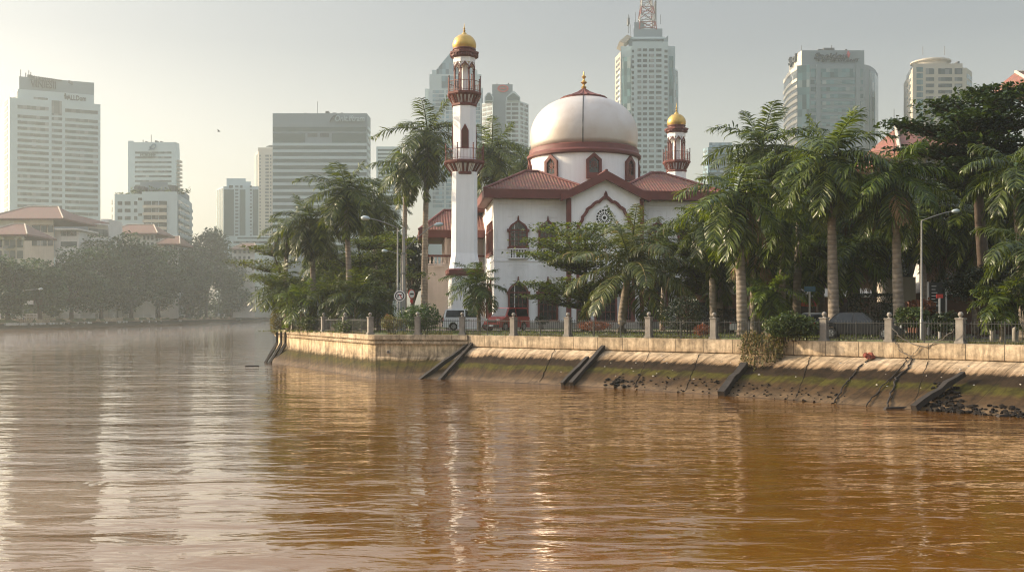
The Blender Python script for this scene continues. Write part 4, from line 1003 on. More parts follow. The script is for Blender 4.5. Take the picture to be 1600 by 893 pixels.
# --- pale slab with an emblem
d = 600; b = Bld('office_tower', 'pale slab tower with a blue emblem near the roof, behind the small apartment block', 'tower', 240, d)
b.mass([(200,600),(274,600),(280,606),(281,640),(200,640)], PZ(222,600)); b.mass([(200,601),(209,601),(209,630),(200,630)], PZ(219.5,600), 'parapet', z0=PZ(224,600))
b.grid(G(200,600), G(274,600), [((211-200)/74,(268-200)/74)], rows(237, 300, 7.4, 600, .42))
for k in range(9): b.strip([G(276,602), G(281,607)], PZ(252+k*6.2,600), PZ(249+k*6.2,600), 1.6, 'tw_tan', 'balcony', 1.6)
p = Vector((PX(238,599.2), 599.2, PZ(230,600))); e = MB(); c_ = lambda r, sx=1: [(r*sx*math.cos(2*PI*k/16), r*math.sin(2*PI*k/16)) for k in range(16)]
e.ring(c_(2.1,.8), c_(1.4,.7), lambda u, v, q: (p.x+.6+u+.3*v, p.y-q, p.z+v*.8+.3), 0, .4); e.ring([(-2.2,-1.9),(.8,-1.9),(1.6,-1.1),(-1.4,-1.1)], [(-1.8,-1.8),(.7,-1.8),(1.3,-1.2),(-1.3,-1.2)], lambda u, v, q: (p.x+u, p.y-q, p.z+v), 0, .4); e.box((p.x-1,p.y-.2,p.z-.6),(1.2,.4,1.6)); b.put(e, 'emblem', M['logo_blue'])
sign_text('sign', 't2', M['tw_glass'], (PX(231,598.9),598.9,PZ(242.5,600)), (1,0,0), b.r, 9, 2.4)
gear(b, [(222,223,218,222),(226,228,220,222),(235,235.6,210,222),(241,244,219,222),(249,252,220,222)], 601); b.done()

# --- small apartment block in front of it
d = 440; b = Bld('apartment_block', 'white apartment block with roof terraces, plants and stacked balconies above the orange roofs', 'apartment', 238, d)
b.mass([(179,440),(277,440),(297,470),(300,480),(180,480)], PZ(303,440)); b.mass([(222,438.5),(277,438.5),(277,446),(222,446)], PZ(300,440), 'upper_wall'); b.mass([(219,446),(262,446),(262,466),(219,466)], PZ(281,440), 'penthouse', 'tw_grey', z0=PZ(305,440))
b.mass([(262,450),(290,460),(296,474),(262,470)], PZ(292,440), 'roof_room', 'tw_grey', z0=PZ(305,440))
A, B_ = G(179,440), G(277,440); f = lambda px: (px-179)/98
b.grid(A, B_, [(f(184),f(191)),(f(195),f(204)),(f(209.5),f(214.5))], rows(314.5, 347, 11.6, 440, .48)); b.grid(A, B_, [(f(216),f(223))], [(PZ(313,440),PZ(309,440)),(PZ(337,440),PZ(333,440))])
A, B_ = G(224,438.5), G(261.5,438.5)
b.grid(A, B_, [(.02,.33),(.36,.62),(.65,.98)], rows(314, 372, 11.3, 438.5, .55)); b.grid(A, B_, [(0,1)], rows(320.5, 376, 11.3, 438.5, .4), 'tw_cream', 'balcony', 1.0)
A, B_ = G(277,440), G(297,470)
b.grid(A, B_, [(.08,.45),(.55,.92)], rows(316, 380, 11.3, 452, .5)); b.grid(A, B_, [(.02,.48),(.52,.99)], rows(321.5, 385, 11.3, 452, .42), 'tw_white', 'balcony', 1.3)
b.grid(G(178,462), G(179,440), [(.2,.5)], rows(310, 350, 11.6, 446, .5), 'tw_tan', 'balcony', 1.0)
gear(b, [(208,224,291,300),(231,256,296,301),(262,272,289,299)], 441)
rg_ = random.Random(3); pl = MB()
for k in range(420):
    px = rg_.choice([rg_.uniform(180,218), rg_.uniform(205,226), rg_.uniform(230,264), rg_.uniform(262,298)]); base = 303 if px < 205 else 300; hgt = 3 if px < 205 else 9
    dd = rg_.uniform(440.5,446); c0 = Vector((PX(px,dd), dd, PZ(base-abs(rg_.gauss(0,.4))*hgt, 440))); s_ = rg_.uniform(.3,.7)
    v1 = Vector((rg_.uniform(-1,1),rg_.uniform(-1,1),rg_.uniform(-1,1)))*s_; v2 = Vector((rg_.uniform(-1,1),rg_.uniform(-1,1),rg_.uniform(-1,1)))*s_
    pl.add([c0-v1-v2*.3, c0+v2, c0+v1+v2*.3, c0-v2], [(0,1,2,3)])
b.put(pl, 'roof_garden', M['balcony_green']); b.done()

# --- grey green glass tower with a penthouse
d = 640; b = Bld('office_tower', 'hazy grey green tower with a stepped penthouse standing between the round tree and the palms', 'tower', 370, d)
b.mass([(338,655),(349,640),(404,640),(404,670),(338,670)], PZ(291,640)); b.mass([(354,645),(384,645),(384,662),(354,662)], PZ(277,640), 'penthouse', z0=PZ(292,640)); b.mass([(384,645),(392,645),(392,660),(384,660)], PZ(282,640), 'lift_room', z0=PZ(292,640))
A, B_ = G(349,640), G(404,640); f = lambda px: (px-349)/55
b.grid(A, B_, [(f(350),f(365.5)),(f(374.5),f(383.5)),(f(395),f(403.5))], [(PZ(368,640), PZ(296,640))], 'tw_glass', 'glass_strip')
b.grid(A, B_, [(f(367.5),f(372.5)),(f(390.5),f(393.5))], rows(290, 368, 5.4, 640, .5)); b.grid(A, B_, [(f(358),f(364)),(f(375),f(379))], [(PZ(293.5,640), PZ(289.5,640))])
b.grid(G(338,655), A, [(.08,.3),(.4,.62),(.7,.95)], [(PZ(368,648), PZ(296,648))], 'tw_glass', 'glass_strip'); b.done()
# --- slim cream tower behind
d = 690; b = Bld('apartment_tower', 'slim cream apartment tower half hidden behind the wide glass tower', 'tower', 412, d)
b.mass([(398,700),(404,690),(440,690),(440,720),(398,720)], PZ(236,690), m='tw_cream'); b.mass([(403,694),(426,694),(426,712),(403,712)], PZ(229,690), 'crown', 'tw_cream', z0=PZ(237,690))
A, B_ = G(404,690), G(440,690); f = lambda px: (px-404)/36
b.grid(A, B_, [(f(414.5),f(420))], rows(242, 368, 5.2, 690, .6)); b.grid(A, B_, [(f(405.5),f(407.5)),(f(421.8),f(424))], rows(242, 368, 5.2, 690, .5)); b.grid(G(398,700), A, [(.3,.8)], [(PZ(368,695), PZ(242,695))], 'tw_glass', 'glass_strip')
for k in range(5): b.put(MB().box((PX(418+k*2.2,690), 697, PZ(225+abs(k-2)*.8,690)),(5,.5,.5),.3), 'roof_truss', M['roof_gear'])
b.done()
# --- podium
d = 560; b = Bld('podium_block', 'low white block with two long window bands seen between the tree and the palms', 'building', 400, d)
b.mass([(362,560),(460,560),(460,590),(362,590)], PZ(374,560)); b.mass([(368,563),(460,563),(460,585),(368,585)], PZ(368,560), 'upper_wall', z0=PZ(375,560))
b.grid(G(362,560), G(460,560), [(.03,.97)], rows(376.5, 392, 7, 560, .5)); b.grid(G(368,563), G(460,563), [(.03,.97)], [(PZ(373,563), PZ(370.5,563))]); b.done()

# --- wide ribbon window tower
d = 520; b = Bld('office_tower', 'wide flat topped glass tower with pale floor bands, behind the slim palm', 'tower', 500, d)
b.mass([(426,520),(573,520),(579,533),(578,560),(426,560)], PZ(177,520), m='tw_grey')
A, B_ = G(426,520), G(573,520); f = lambda px: (px-426)/147
b.grid(A, B_, [(.003,.997)], [(PZ(205,520), PZ(198.5,520))], 'tw_glass', 'window'); b.grid(A, B_, [(.003,f(477)),(f(518.5),.997)], [(PZ(223,520), PZ(208,520))], 'tw_glass', 'window')
b.grid(A, B_, [(f(480.5),f(496)),(f(500),f(514))], [(PZ(214,520), PZ(208,520))], 'tw_dark', 'window')
b.grid(A, B_, [(.003,.997)], rows(228, 385, 10.3, 520, .54), 'tw_glass', 'window'); b.grid(A, B_, [(.0,1)], rows(223.5, 385, 10.3, 520, .42), 'tw_white', 'floor_band', .3)
b.grid(B_, G(579,533), [(.1,.9)], rows(198, 320, 10.3, 524, .5), 'tw_white', 'floor_band', .3)
sw = MB(); pts = [(0,0),(1.2,2.6),(3.4,4.4),(6.2,5.0),(6.2,4.2),(3.8,3.4),(1.9,1.6),(.7,0)]; p = Vector((PX(515,519.6), 519.6, PZ(191,520))); sw.extr(pts, lambda u, v, q: (p.x+u*.62, p.y-q, p.z+v*.75), 0, .5); b.put(sw, 'emblem', M['logo_dark'])
sign_text('sign', 't6', M['tw_white'], (PX(546,519.3),519.3,PZ(186,520)), (1,0,0), b.r, 15, 3.0)
gear(b, [(475,479,176,178),(495.2,495.7,158,178),(508,513,173,178),(519,525,175.5,178),(532,535,175.5,178)], 521); b.done()
# --- small pale block behind the palms
d = 610; b = Bld('office_block', 'pale banded office block peeping out between two palm crowns', 'building', 606, d)
b.mass([(588,610),(627,610),(627,635),(588,635)], PZ(229,610)); b.grid(G(588,610), G(627,610), [(.06,.94)], rows(233, 340, 6, 610, .5), 'tw_glass'); b.done()

# --- glass tower with a sloping wedge top behind the minaret
d = 560; b = Bld('glass_tower', 'pale blue glass tower with a sloping wedge top, directly behind the tall minaret', 'tower', 708, d)
b.mass([(664,566),(671,566),(671,590),(664,590)], PZ(135,560), 'side_wing'); b.mass([(671,560),(752,560),(752,590),(671,590)], PZ(116,560)); b.mass([(675,562),(690,562),(690,588),(675,588)], PZ(108,560), 'shoulder', z0=PZ(117,560)); b.mass([(736,562),(746,562),(746,588),(736,588)], PZ(108,560), 'shoulder', z0=PZ(117,560)); b.mass([(752,566),(754.5,566),(754.5,590),(752,590)], PZ(134,560), 'side_wing')
b.put(MB().extr([(PX(682,560),PZ(108,560)),(PX(737,560),PZ(108,560)),(PX(737,560),PZ(98,560)),(PX(713,560),PZ(70,560))], lambda u, v, q: (u, 561+q, v), 0, 24), 'wedge_roof', M['tw_blue'])
b.put(MB().box2((PX(682,560),560.5,PZ(120,560)),(PX(737,560),586,PZ(107.5,560))), 'wedge_base', M['tw_blue'])
A, B_ = G(671,560), G(752,560); f = lambda px: (px-671)/81
b.grid(A, B_, [(f(676),f(694)),(f(697),f(716)),(f(719),f(735)),(f(738),f(750))], rows(141, 320, 6.6, 560, .72), 'tw_blue'); b.grid(A, B_, [(f(690),f(735))], [(PZ(138,560), PZ(119,560))], 'tw_blue', 'glass_strip'); b.done()

# --- twin winged tower with red emblem
d = 540; b = Bld('apartment_tower', 'white tower with two gabled wings and a red emblem, between minaret and dome', 'tower', 790, d)
b.mass([(769,542),(801,542),(801,575),(769,575)], PZ(130.5,540), 'slab', 'tw_grey')
b.mass([(753,546),(770,540),(770,570),(753,570)], PZ(158,540)); b.mass([(790,540),(812,540),(826,548),(826,572),(790,572)], PZ(158,540))
for x0, x1, ap in ((757,771,145),(791,813,143)):
    xm = (x0+x1)/2; b.put(MB().extr([(PX(x0,540),PZ(158.5,540)),(PX(x1,540),PZ(158.5,540)),(PX(x1,540),PZ(152,540)),(PX(xm+2,540),PZ(ap,540)),(PX(xm-2,540),PZ(ap,540)),(PX(x0,540),PZ(152,540))], lambda u, v, q: (u, 539.6+q, v), 0, 14), 'gable', M['tw_white'])
    b.put(MB().extr([(PX(x0+1.5,540),PZ(157,540)),(PX(x1-1.5,540),PZ(157,540)),(PX(x1-1.5,540),PZ(153,540)),(PX(xm+1.5,540),PZ(146.5,540)),(PX(xm-1.5,540),PZ(146.5,540)),(PX(x0+1.5,540),PZ(153,540))], lambda u, v, q: (u, 539.3+q, v), 0, .4), 'gable_glass', M['tw_glass'])
A, B_ = G(753,546), G(770,540); b.grid(A, B_, [(.05,.4),(.5,.92)], rows(161, 240, 7, 542, .6)); A, B_ = G(790,540), G(812,540)
b.grid(A, B_, [(.06,.36),(.44,.9)], rows(161, 250, 7, 540, .6)); b.grid(G(812,540), G(826,548), [(.08,.4),(.52,.9)], rows(162, 250, 7, 543, .6))
e = MB(); p = Vector((PX(786,541.6), 541.6, PZ(137.5,540))); e.ring(c_(2.0,1.5), c_(1.3,1.5), lambda u, v, q: (p.x+u, p.y-q, p.z+v), 0, .4); e.box((p.x,p.y-.2,p.z),(2.6,.4,.8),.0); b.put(e, 'emblem', M['logo_red'])
gear(b, [(793.5,795.5,129,131),(776,777,129,131)], 545); b.done()

# --- tall tower with lattice mast behind the dome
d = 500; b = Bld('high_rise', 'tallest grey high rise with a lattice mast on its roof, behind the dome', 'tower', 1010, d)
b.mass([(961,515),(969,503),(990,500),(1052,500),(1059,506),(1060,530),(962,530)], PZ(106,500), m='tw_white')
b.mass([(961,514.6),(969.5,502.6),(969.5,520),(961,524)], PZ(79,500), 'side_wing', 'tw_tan'); b.mass([(970,504),(1055,504),(1055,526),(970,526)], PZ(69,500), 'upper_wall', 'tw_white', z0=PZ(107,500))
b.mass([(988,499),(1044,499),(1044,505),(988,505)], PZ(66,500), 'front_bay', 'tw_white')
b.mass([(982,508),(1038,508),(1038,525),(982,525)], PZ(53,500), 'plant_floor', 'tw_grey', z0=PZ(70,500)); b.mass([(985,506),(1039,506),(1039,527),(985,527)], PZ(52.5,500), 'roof_slab', 'tw_white', z0=PZ(55.5,500)); b.mass([(990,510),(1035,510),(1035,524),(990,524)], PZ(36,500), 'plant_room', 'tw_grey', z0=PZ(53,500)); b.mass([(991,511),(1007,511),(1007,522),(991,522)], PZ(25,500), 'lift_room', 'tw_grey', z0=PZ(37,500))
b.put(MB().add([(PX(968,505),505,PZ(60,500)),(PX(980,505),505,PZ(50,500)),(PX(987,505),505,PZ(53,500)),(PX(975,505),505,PZ(64,500)),(PX(968,505),520,PZ(60,500)),(PX(980,505),520,PZ(50,500)),(PX(987,505),520,PZ(53,500)),(PX(975,505),520,PZ(64,500))], [(0,1,2,3),(7,6,5,4),(0,4,5,1),(1,5,6,2),(2,6,7,3),(3,7,4,0)]), 'roof_fin', M['tw_tan'])
b.put(MB().extr([(PX(1037,505),PZ(69,500)),(PX(1044,505),PZ(69,500)),(PX(1044,505),PZ(51,500)),(PX(1037,505),PZ(58,500))], lambda u, v, q: (u, 505+q, v), 0, 10), 'roof_fin', M['tw_grey'])
A, B_ = G(988,499), G(1044,499); f = lambda px: (px-988)/56
b.grid(A, B_, [(f(996),f(1002)),(f(1004.5),f(1011)),(f(1014),f(1022)),(f(1025),f(1033.5))], rows(76, 280, 8.3, 499, .52)); b.grid(A, B_, [(f(987),f(990.5)),(f(1038),f(1043))], rows(78, 280, 8.3, 499, .5))
b.grid(G(970,502.8), G(987,500), [(.1,.9)], [(PZ(290,500), PZ(88,500))], 'tw_teal', 'glass_strip'); b.grid(G(1045,500), G(1052,500), [(.1,1)], [(PZ(290,500), PZ(88,500))], 'tw_teal', 'glass_strip'); b.grid(G(1052,500), G(1059,506), [(.05,.95)], [(PZ(290,500), PZ(108,500))], 'tw_teal', 'glass_strip')
b.grid(G(961,514.6), G(969.5,502.6), [(.2,.5),(.6,.85)], rows(92, 250, 8.3, 508, .5))
mst = MB(); base = [(PX(999,510),510),(PX(1026,510),510),(PX(1026,510),522),(PX(999,510),522)]; zb, zt_ = PZ(37,500), PZ(37,500)+20; cx, cyy = PX(1012.5,510), 516
lv = [(zb+(zt_-zb)*k/5, 1-.55*k/5) for k in range(6)]; wh = MB()
Q = lambda i, k: Vector((cx+(base[i][0]-cx)*lv[k][1], cyy+(base[i][1]-cyy)*lv[k][1], lv[k][0]))
for k in range(5):
    tgt = mst if k % 2 == 0 else wh
    for i in range(4):
        j = (i+1) % 4; tgt.tube([Q(i,k),Q(i,k+1)], .38, 4); tgt.tube([Q(i,k),Q(j,k+1)], .2, 4); tgt.tube([Q(j,k),Q(i,k+1)], .2, 4); tgt.tube([Q(i,k+1),Q(j,k+1)], .22, 4)
mo_ = b.put(mst, 'lattice_mast', M['mast_red']); b.put(wh, 'lattice_mast', M['mast_white'])
gear(b, [(982.4,983.4,22,50),(981.5,984.3,27,36),(993,993.6,18,37),(1024.2,1026.2,0,36),(1032.5,1033,22,36),(985.5,986,38,54)], 512); b.done()
# --- small blue block
d = 600; b = Bld('office_block', 'small pale blue block low on the skyline between the far minaret and the palms', 'building', 1120, d)
b.mass([(1098,606),(1106,600),(1146,600),(1146,630),(1098,630)], PZ(230,600), m='tw_blue'); b.mass([(1108,604),(1144,604),(1144,625),(1108,625)], PZ(221,600), 'upper_wall', 'tw_blue', z0=PZ(231,600)); b.grid(G(1106,600), G(1146,600), [(.05,.95)], rows(234, 330, 7, 600, .5), 'tw_glass'); b.grid(G(1098,606), G(1106,600), [(.2,.8)], rows(234, 330, 7, 600, .5), 'tw_glass'); b.done()

# --- office tower with big lettering
d = 480; b = Bld('office_tower', 'office tower with big slanted lettering and a red diamond on its parapet', 'tower', 1300, d)
Lc = [G(1225,512), G(1231,498), G(1238,489), G(1246,482)]; Fl, Fr = G(1266,480), G(1352,480); Rc = [G(1352,480), G(1360,483), G(1367,489), G(1372,499)]
fp = Lc+[Fl]+Rc+[G(1372,530), G(1225,540)]
b.put(MB().prism(fp, GZ-.5, PZ(101,480)), 'wall', M['tw_grey'])
b.put(MB().prism([G(1233,500), G(1253,481.5), G(1350.5,481.5), G(1350.5,520), G(1236,520)], PZ(102,480), PZ(77.5,480)), 'sign_parapet', M['tw_grey'])
pits = rows(113, 230, 10.85, 480, .56)
for z0, z1 in rows(107.5, 300, 10.85, 480, 1.0): pass
ys = [(107.5,121)]+[(125.3+k*10.9, 131.6+k*10.9) for k in range(12)]
for i, (y0, y1) in enumerate(ys):
    z1, z0 = PZ(y0,480), PZ(y1,480); b.grid(G(1282.5,480), G(1336,480), [(0,1)], [(z0, z1)], 'tw_teal'); b.grid(Fl, G(1275,480), [(.05,1)], [(z0, z1)], 'tw_teal'); b.grid(G(1344,480), Fr, [(0,.6)], [(z0, z1)], 'tw_teal')
    b.strip(Lc, z0+.2, z1, .15, 'tw_dark', 'window'); b.strip(Lc, z0-1.3, z0+.15, .4, 'lit_side_cream', 'floor_band', .5)  # bands on the curved side carry the painted sunlight
b.strip(Lc, PZ(107.3,480), PZ(101.2,480), .3, 'lit_side_cream', 'floor_band', .5); b.strip([G(1233,500), G(1252.7,481.7)], PZ(101,480), PZ(77.6,480), .1, 'lit_side_cream', 'parapet_face', .3)  # same painted sunlight on the top band and parapet side
b.strip([G(1247,481.9), G(1265,480.1)], PZ(300,480), PZ(101.5,480), .12, 'tw_teal', 'glass_strip'); b.strip([G(1358.5,482.4)]+Rc[2:], PZ(300,480), PZ(107,480), .12, 'tw_teal', 'glass_strip')
for x0, x1 in ((1275,1281.5),(1337,1343.5)): b.strip([G(x0,480), G(x1,480)], PZ(300,480), PZ(101.5,480), .6, 'tw_grey', 'pier', .6)
sign_text('sign', 'spA', M['logo_dark'], (PX(1297,481),480.9,PZ(87.2,480)), (1,0,0), b.r, 15.4, 3.9)
sign_text('sign', 'spB', M['logo_dark'], (PX(1313,481),480.9,PZ(93.6,480)), (1,0,0), b.r, 17.4, 1.35)
e = MB(); p = Vector((PX(1325.5,481), 481.2, PZ(84.5,480))); e.extr([(-.9,-.2),(.2,-1.7),(.9,.2),(-.1,1.7)], lambda u, v, q: (p.x+u, p.y-q, p.z+v), 0, .5); b.put(e, 'emblem', M['logo_red'])
s0, s1 = G(1233,500), G(1253,481.5); ps = onface(s0, s1, 1240, 94, .6); sign_text('sign', 'spC', M['logo_dark'], ps, (s1[0]-s0[0], s1[1]-s0[1], 0), b.r, 11, 5.0)
gear(b, [(1253.3,1253.8,70,78),(1279,1287,76,78),(1288,1305,74,78),(1300,1301,70,78),(1322,1325,76,78)], 485); b.done()

# --- cream tower with round crown
d = 460; b = Bld('apartment_tower', 'cream tower with a round disc topped crown, above the spreading dark tree', 'tower', 1466, d)
b.mass([(1412,492),(1426,460),(1510,460),(1519,468),(1519,500),(1412,505)], PZ(106,460), m='tw_cream'); b.mass([(1426.5,461),(1504,461),(1504,495),(1428,495)], PZ(98.5,460), 'upper_wall', 'tw_cream', z0=PZ(107,460))
cyl = MB(); cX, cY = PX(1461,470), 475; cyl.lathe([(7.6,PZ(100,460)),(7.6,PZ(87.5,460)),(8.9,PZ(86.5,460)),(8.9,PZ(84.5,460)),(7.0,PZ(82.6,460)),(.01,PZ(82.2,460))], (cX,cY,0), 32); b.put(cyl, 'round_crown', M['tw_cream'], smooth=True, angle=30)
A, B_ = G(1426,460), G(1510,460); f = lambda px: (px-1426)/84
b.grid(A, B_, [(f(1446.5),f(1459.5)),(f(1466),f(1487.5)),(f(1491.5),f(1503.5))], rows(107, 117, 10, 460, .9)); b.grid(A, B_, [(f(1446.5),f(1459.5)),(f(1466),f(1487.5)),(f(1491.5),f(1503.5))], rows(121, 215, 9.9, 460, .56)); b.grid(A, B_, [(f(1432),f(1442))], rows(105, 215, 9.9, 460, .75), 'tw_teal'); b.grid(G(1510,460), G(1519,468), [(.05,.95)], rows(118, 215, 9.9, 464, .7), 'tw_teal')
b.grid(G(1412,492), A, [(.38,.48),(.68,.8)], rows(126, 215, 9.9, 472, .48)); b.grid(G(1412,492), A, [(.35,.85)], [(PZ(119,472), PZ(111,472))])
gear(b, [(1443.3,1443.7,72,84),(1477.6,1478,71,84),(1498,1501,95,99)], 470); b.done()
# ------------------------------------------------------------------ plants
def norm(a): return a/np.maximum(np.linalg.norm(a, axis=-1, keepdims=True), 1e-9)
def frond_quads(rg, az, th0, droop, Ln, K, ll, lw, plume, hang, Vs, Fs, base, off):
    """one feather frond: arching rachis with leaflets; appended to the arrays"""
    n = 15; s = np.linspace(0, 1, n); th = th0 - droop*s**1.25
    seg = Ln/(n-1); hx = np.concatenate([[0], np.cumsum(np.cos(th[:-1])*seg)]); hz = np.concatenate([[0], np.cumsum(np.sin(th[:-1])*seg)])
    ca, sa = math.cos(az), math.sin(az); bend = rg.uniform(-.12, .12)*Ln*s**2
    C = np.stack([hx*ca - bend*sa, hx*sa + bend*ca, hz], 1) + base
    T = norm(np.gradient(C, axis=0)); S = norm(np.cross(T, [0,0,1.0]) + 1e-6); N = np.cross(S, T)
    # rachis as a thin three-sided strip
    w = (.035*(1-s)+.008)[:,None]*Ln/3.2
    V = np.concatenate([C-S*w, C+S*w, C-N*w*1.2]); o = off[0]; F = []
    for i in range(n-1):
        F += [(o+i,o+i+1,o+n+i+1,o+n+i),(o+n+i,o+n+i+1,o+2*n+i+1,o+2*n+i),(o+2*n+i,o+2*n+i+1,o+i+1,o+i)]
    Vs.append(V); Fs.append(np.array(F)); off[0] += len(V)
    # leaflets
    t = np.repeat(np.linspace(.10, 1.0, K), 2) + rg.uniform(-.006, .006, 2*K); t = np.clip(t, 0, 1)
    side = np.tile([1.0, -1.0], K)
    ip = lambda A: np.stack([np.interp(t, s, A[:,j]) for j in range(3)], 1)
    B, Tt, Ss, Nn = ip(C), norm(ip(T)), norm(ip(S)), norm(ip(N))
    m = 2*K
    lift = rg.normal(0, plume, m); fw = .35+.55*t + rg.normal(0, .08, m)
    D = norm(Ss*side[:,None]*np.cos(lift)[:,None]*1.0 + Nn*(np.sin(lift)+.12)[:,None] + Tt*fw[:,None])
    L = ll*np.sin(PI*(.16+.74*t))**.8*rg.uniform(.8, 1.12, m); L *= np.where(t > .96, .6, 1)
    g = np.array([0,0,-1.0]); hg = hang*rg.uniform(.6, 1.3, m)
    P1 = B + D*(L*.45)[:,None] + g*(L*hg*.16)[:,None]; P2 = B + D*(L*.82)[:,None] + g*(L*hg*.55)[:,None]; P3 = B + norm(D+g*hg[:,None]*.8)*(L*1.0)[:,None] + g*(L*hg*.35)[:,None]
    W = norm(np.cross(D, Nn) + rg.normal(0, .25, (m,3)))*lw*.5; w_ = lambda k: W*k
    V = np.stack([B-w_(.35), B+w_(.35), P1+w_(1), P1-w_(1), P2+w_(.75), P2-w_(.75), P3+w_(.08), P3-w_(.08)], 1).reshape(-1, 3)
    i = np.arange(m)*8 + off[0]
    F = np.concatenate([np.stack([i, i+1, i+2, i+3], 1), np.stack([i+3, i+2, i+4, i+5], 1), np.stack([i+5, i+4, i+6, i+7], 1)])
    Vs.append(V); Fs.append(F); off[0] += len(V)
def palm(label, px, pyc, r, d, seed, pybase=None, n=28, m='leaf_palm', plume=.26, hang=.42, lean=0.0, trunk=.2, shaft=True, K=44, up=64, low=-80, name='royal_palm', group=None, lw=.072, ll=.26, droop=(.75,1.35), dead=0, base=None):
    """px, pyc = crown centre in the photo, r = crown radius in photo pixels, d = distance"""
    rg = np.random.default_rng(seed)
    if shaft and not dead and seed % 3 == 1: dead = 2
    if shaft and not lean: lean = float(rg.uniform(-.5, .5))
    c = P(px, pyc, d); Lf = r/1600*d*1.32
    bz = GZ if base is None else base; bx = c.x - lean; root = thing(name, label, 'palm', (bx, d, bz), 0, group)
    h = c.z-bz; mb = MB(); pts = []; rad = []
    top = h-(.28*Lf if shaft else 0)
    for i in range(13):
        f = i/12; pts.append((lean*f**1.6, 0.06*math.sin(f*5+seed), -.1+(top+.1)*f)); rad.append(trunk*(1.28-.42*f+.35*max(0, .08-f)*6+.10*math.sin(PI*min(1, f*1.6))))
    mb.tube(pts, rad, 12); mb.build('trunk', M['bark_palm'], root, smooth=True)
    if shaft:
        MB().tube([(pts[-1][0],pts[-1][1],top-.05),(pts[-1][0],pts[-1][1],top+.13*Lf),(lean,0,h+.08*Lf)], [trunk*.92, trunk*1.0, trunk*.45], 10).build('crownshaft', M['crownshaft'], root, smooth=True)
    Vs, Fs, off = [], [], [0]; b0 = np.array([lean, 0, h])
    for i in range(n):
        f = (i+.5)/n; az = i*2.39996+rg.uniform(-.25,.25); th = R(up+(low-up)*f**.85+rg.uniform(-8,8)); 
        dr = rg.uniform(*droop)*(1 if th > 0 else .75); Ln = Lf*rg.uniform(.86,1.1)*(.72 if f < .08 else 1)
        frond_quads(rg, az, th, dr if f > .06 else .15, Ln, K, ll*Lf, lw*max(1, Lf/3.2), plume, hang, Vs, Fs, b0, off)
    raw_mesh('crown', np.concatenate(Vs), np.concatenate(Fs), M[m], root)
    if dead:
        Vs, Fs, off = [], [], [0]
        for i in range(dead): frond_quads(rg, rg.uniform(0, 6.28), R(rg.uniform(-60,-40)), .5, Lf*.75, K//2, ll*Lf*.8, lw, plume, 1.2, Vs, Fs, b0+[0,0,-.1*Lf], off)
        raw_mesh('dead_frond', np.concatenate(Vs), np.concatenate(Fs), M['dry_frond'], root)
    return root

def leaf_quads(rg, C, size, flat=.6, var=.35):
    """one pointed oval leaf (two quads folded along the rib) at each centre"""
    n = len(C); a = rg.uniform(0, 2*PI, n); el = rg.normal(0, 1-flat, n)
    U = np.stack([np.cos(a)*np.cos(el), np.sin(a)*np.cos(el), np.sin(el)], 1); Nn = norm(np.stack([rg.normal(0, 1-flat, n), rg.normal(0, 1-flat, n), np.ones(n)], 1))
    W = norm(np.cross(U, Nn)); s = (size*rg.uniform(1-var, 1+var, n))[:,None]; Nn = np.cross(W, U)
    p0, p3 = C-U*s*.5, C+U*s*.5; p1 = C+W*s*.30+U*s*.08+Nn*s*.07; p2 = C-W*s*.30+U*s*.08+Nn*s*.07
    V = np.stack([p0, p1, p3, p2], 1).reshape(-1, 3); F = np.arange(n*4).reshape(-1, 4); return V, F
def tree_obj(name, label, cat, base, trunk_pts, trunk_r, branches, V, F, m, group=None, bark='bark'):
    root = thing(name, label, cat, base, 0, group)
    mb = MB(); mb.tube(trunk_pts, trunk_r, 9)
    for pts, rad in branches: mb.tube(pts, rad, 5)
    mb.build('trunk', M[bark], root, smooth=True); raw_mesh('crown', V, F, M[m], root); return root
def round_tree(label, px, py0, py1, r, d, seed, m='leaf_dark', n=5200, leaf=.34, clumps=26, name='broadleaf_tree', group=None, base=None, trunk=.28, squash=1.0, lean=0, hollow=.45, depth=.8, full=False):
    """crown between photo rows py0 (top) and py1 (bottom), half width r pixels"""
    rg = np.random.default_rng(seed); bz = GZ if base is None else base
    x = PX(px, d); zt, zb = PZ(py0, d)-bz, PZ(py1, d)-bz; rx = r/1600*d; rz = (zt-zb)/2; zc = (zt+zb)/2
    # clumps on and inside an uneven ellipsoid
    u = norm(rg.normal(0, 1, (clumps, 3))); u[:,2] = u[:,2] if full else np.where(u[:,2] < -.5, -u[:,2]*.6, u[:,2]); rr = rg.uniform(hollow, 1.0, clumps)[:,None]
    cc = u*rr*np.array([rx, rx*depth, rz])*.82 + np.array([lean, 0, zc]); cr = rg.uniform(.22, .42, clumps)*min(rx, rz*1.2)
    k = rg.choice(clumps, n, p=cr**2/np.sum(cr**2)); v = norm(rg.normal(0, 1, (n, 3)))*(rg.uniform(0, 1, n)**.42)[:,None]
    C = cc[k]+v*cr[k][:,None]*np.array([1.15, 1.15, .72])*squash
    V, F = leaf_quads(rg, C, leaf, .45)
    zf = max(.6, zb+rz*.35); tp = [(0,0,-.1),(lean*.1+rg.uniform(-.1,.1),0,zf*.5),(lean*.4,0,zf),(lean*.8,0,zc)]; br = []
    for i in range(min(clumps, 12)):
        c = cc[i]; s_ = Vector((lean*.4,0,zf*rg.uniform(.75,1.1))); mid_ = s_.lerp(Vector(c), .5)+Vector((0,0,.12*rz)); br.append(([s_, mid_, Vector(c)], [trunk*.5, trunk*.3, trunk*.08]))
    return tree_obj(name, label, 'tree', (x, d, bz), tp, [trunk*1.3, trunk, trunk*.8, trunk*.35], br, V, F, m, group)
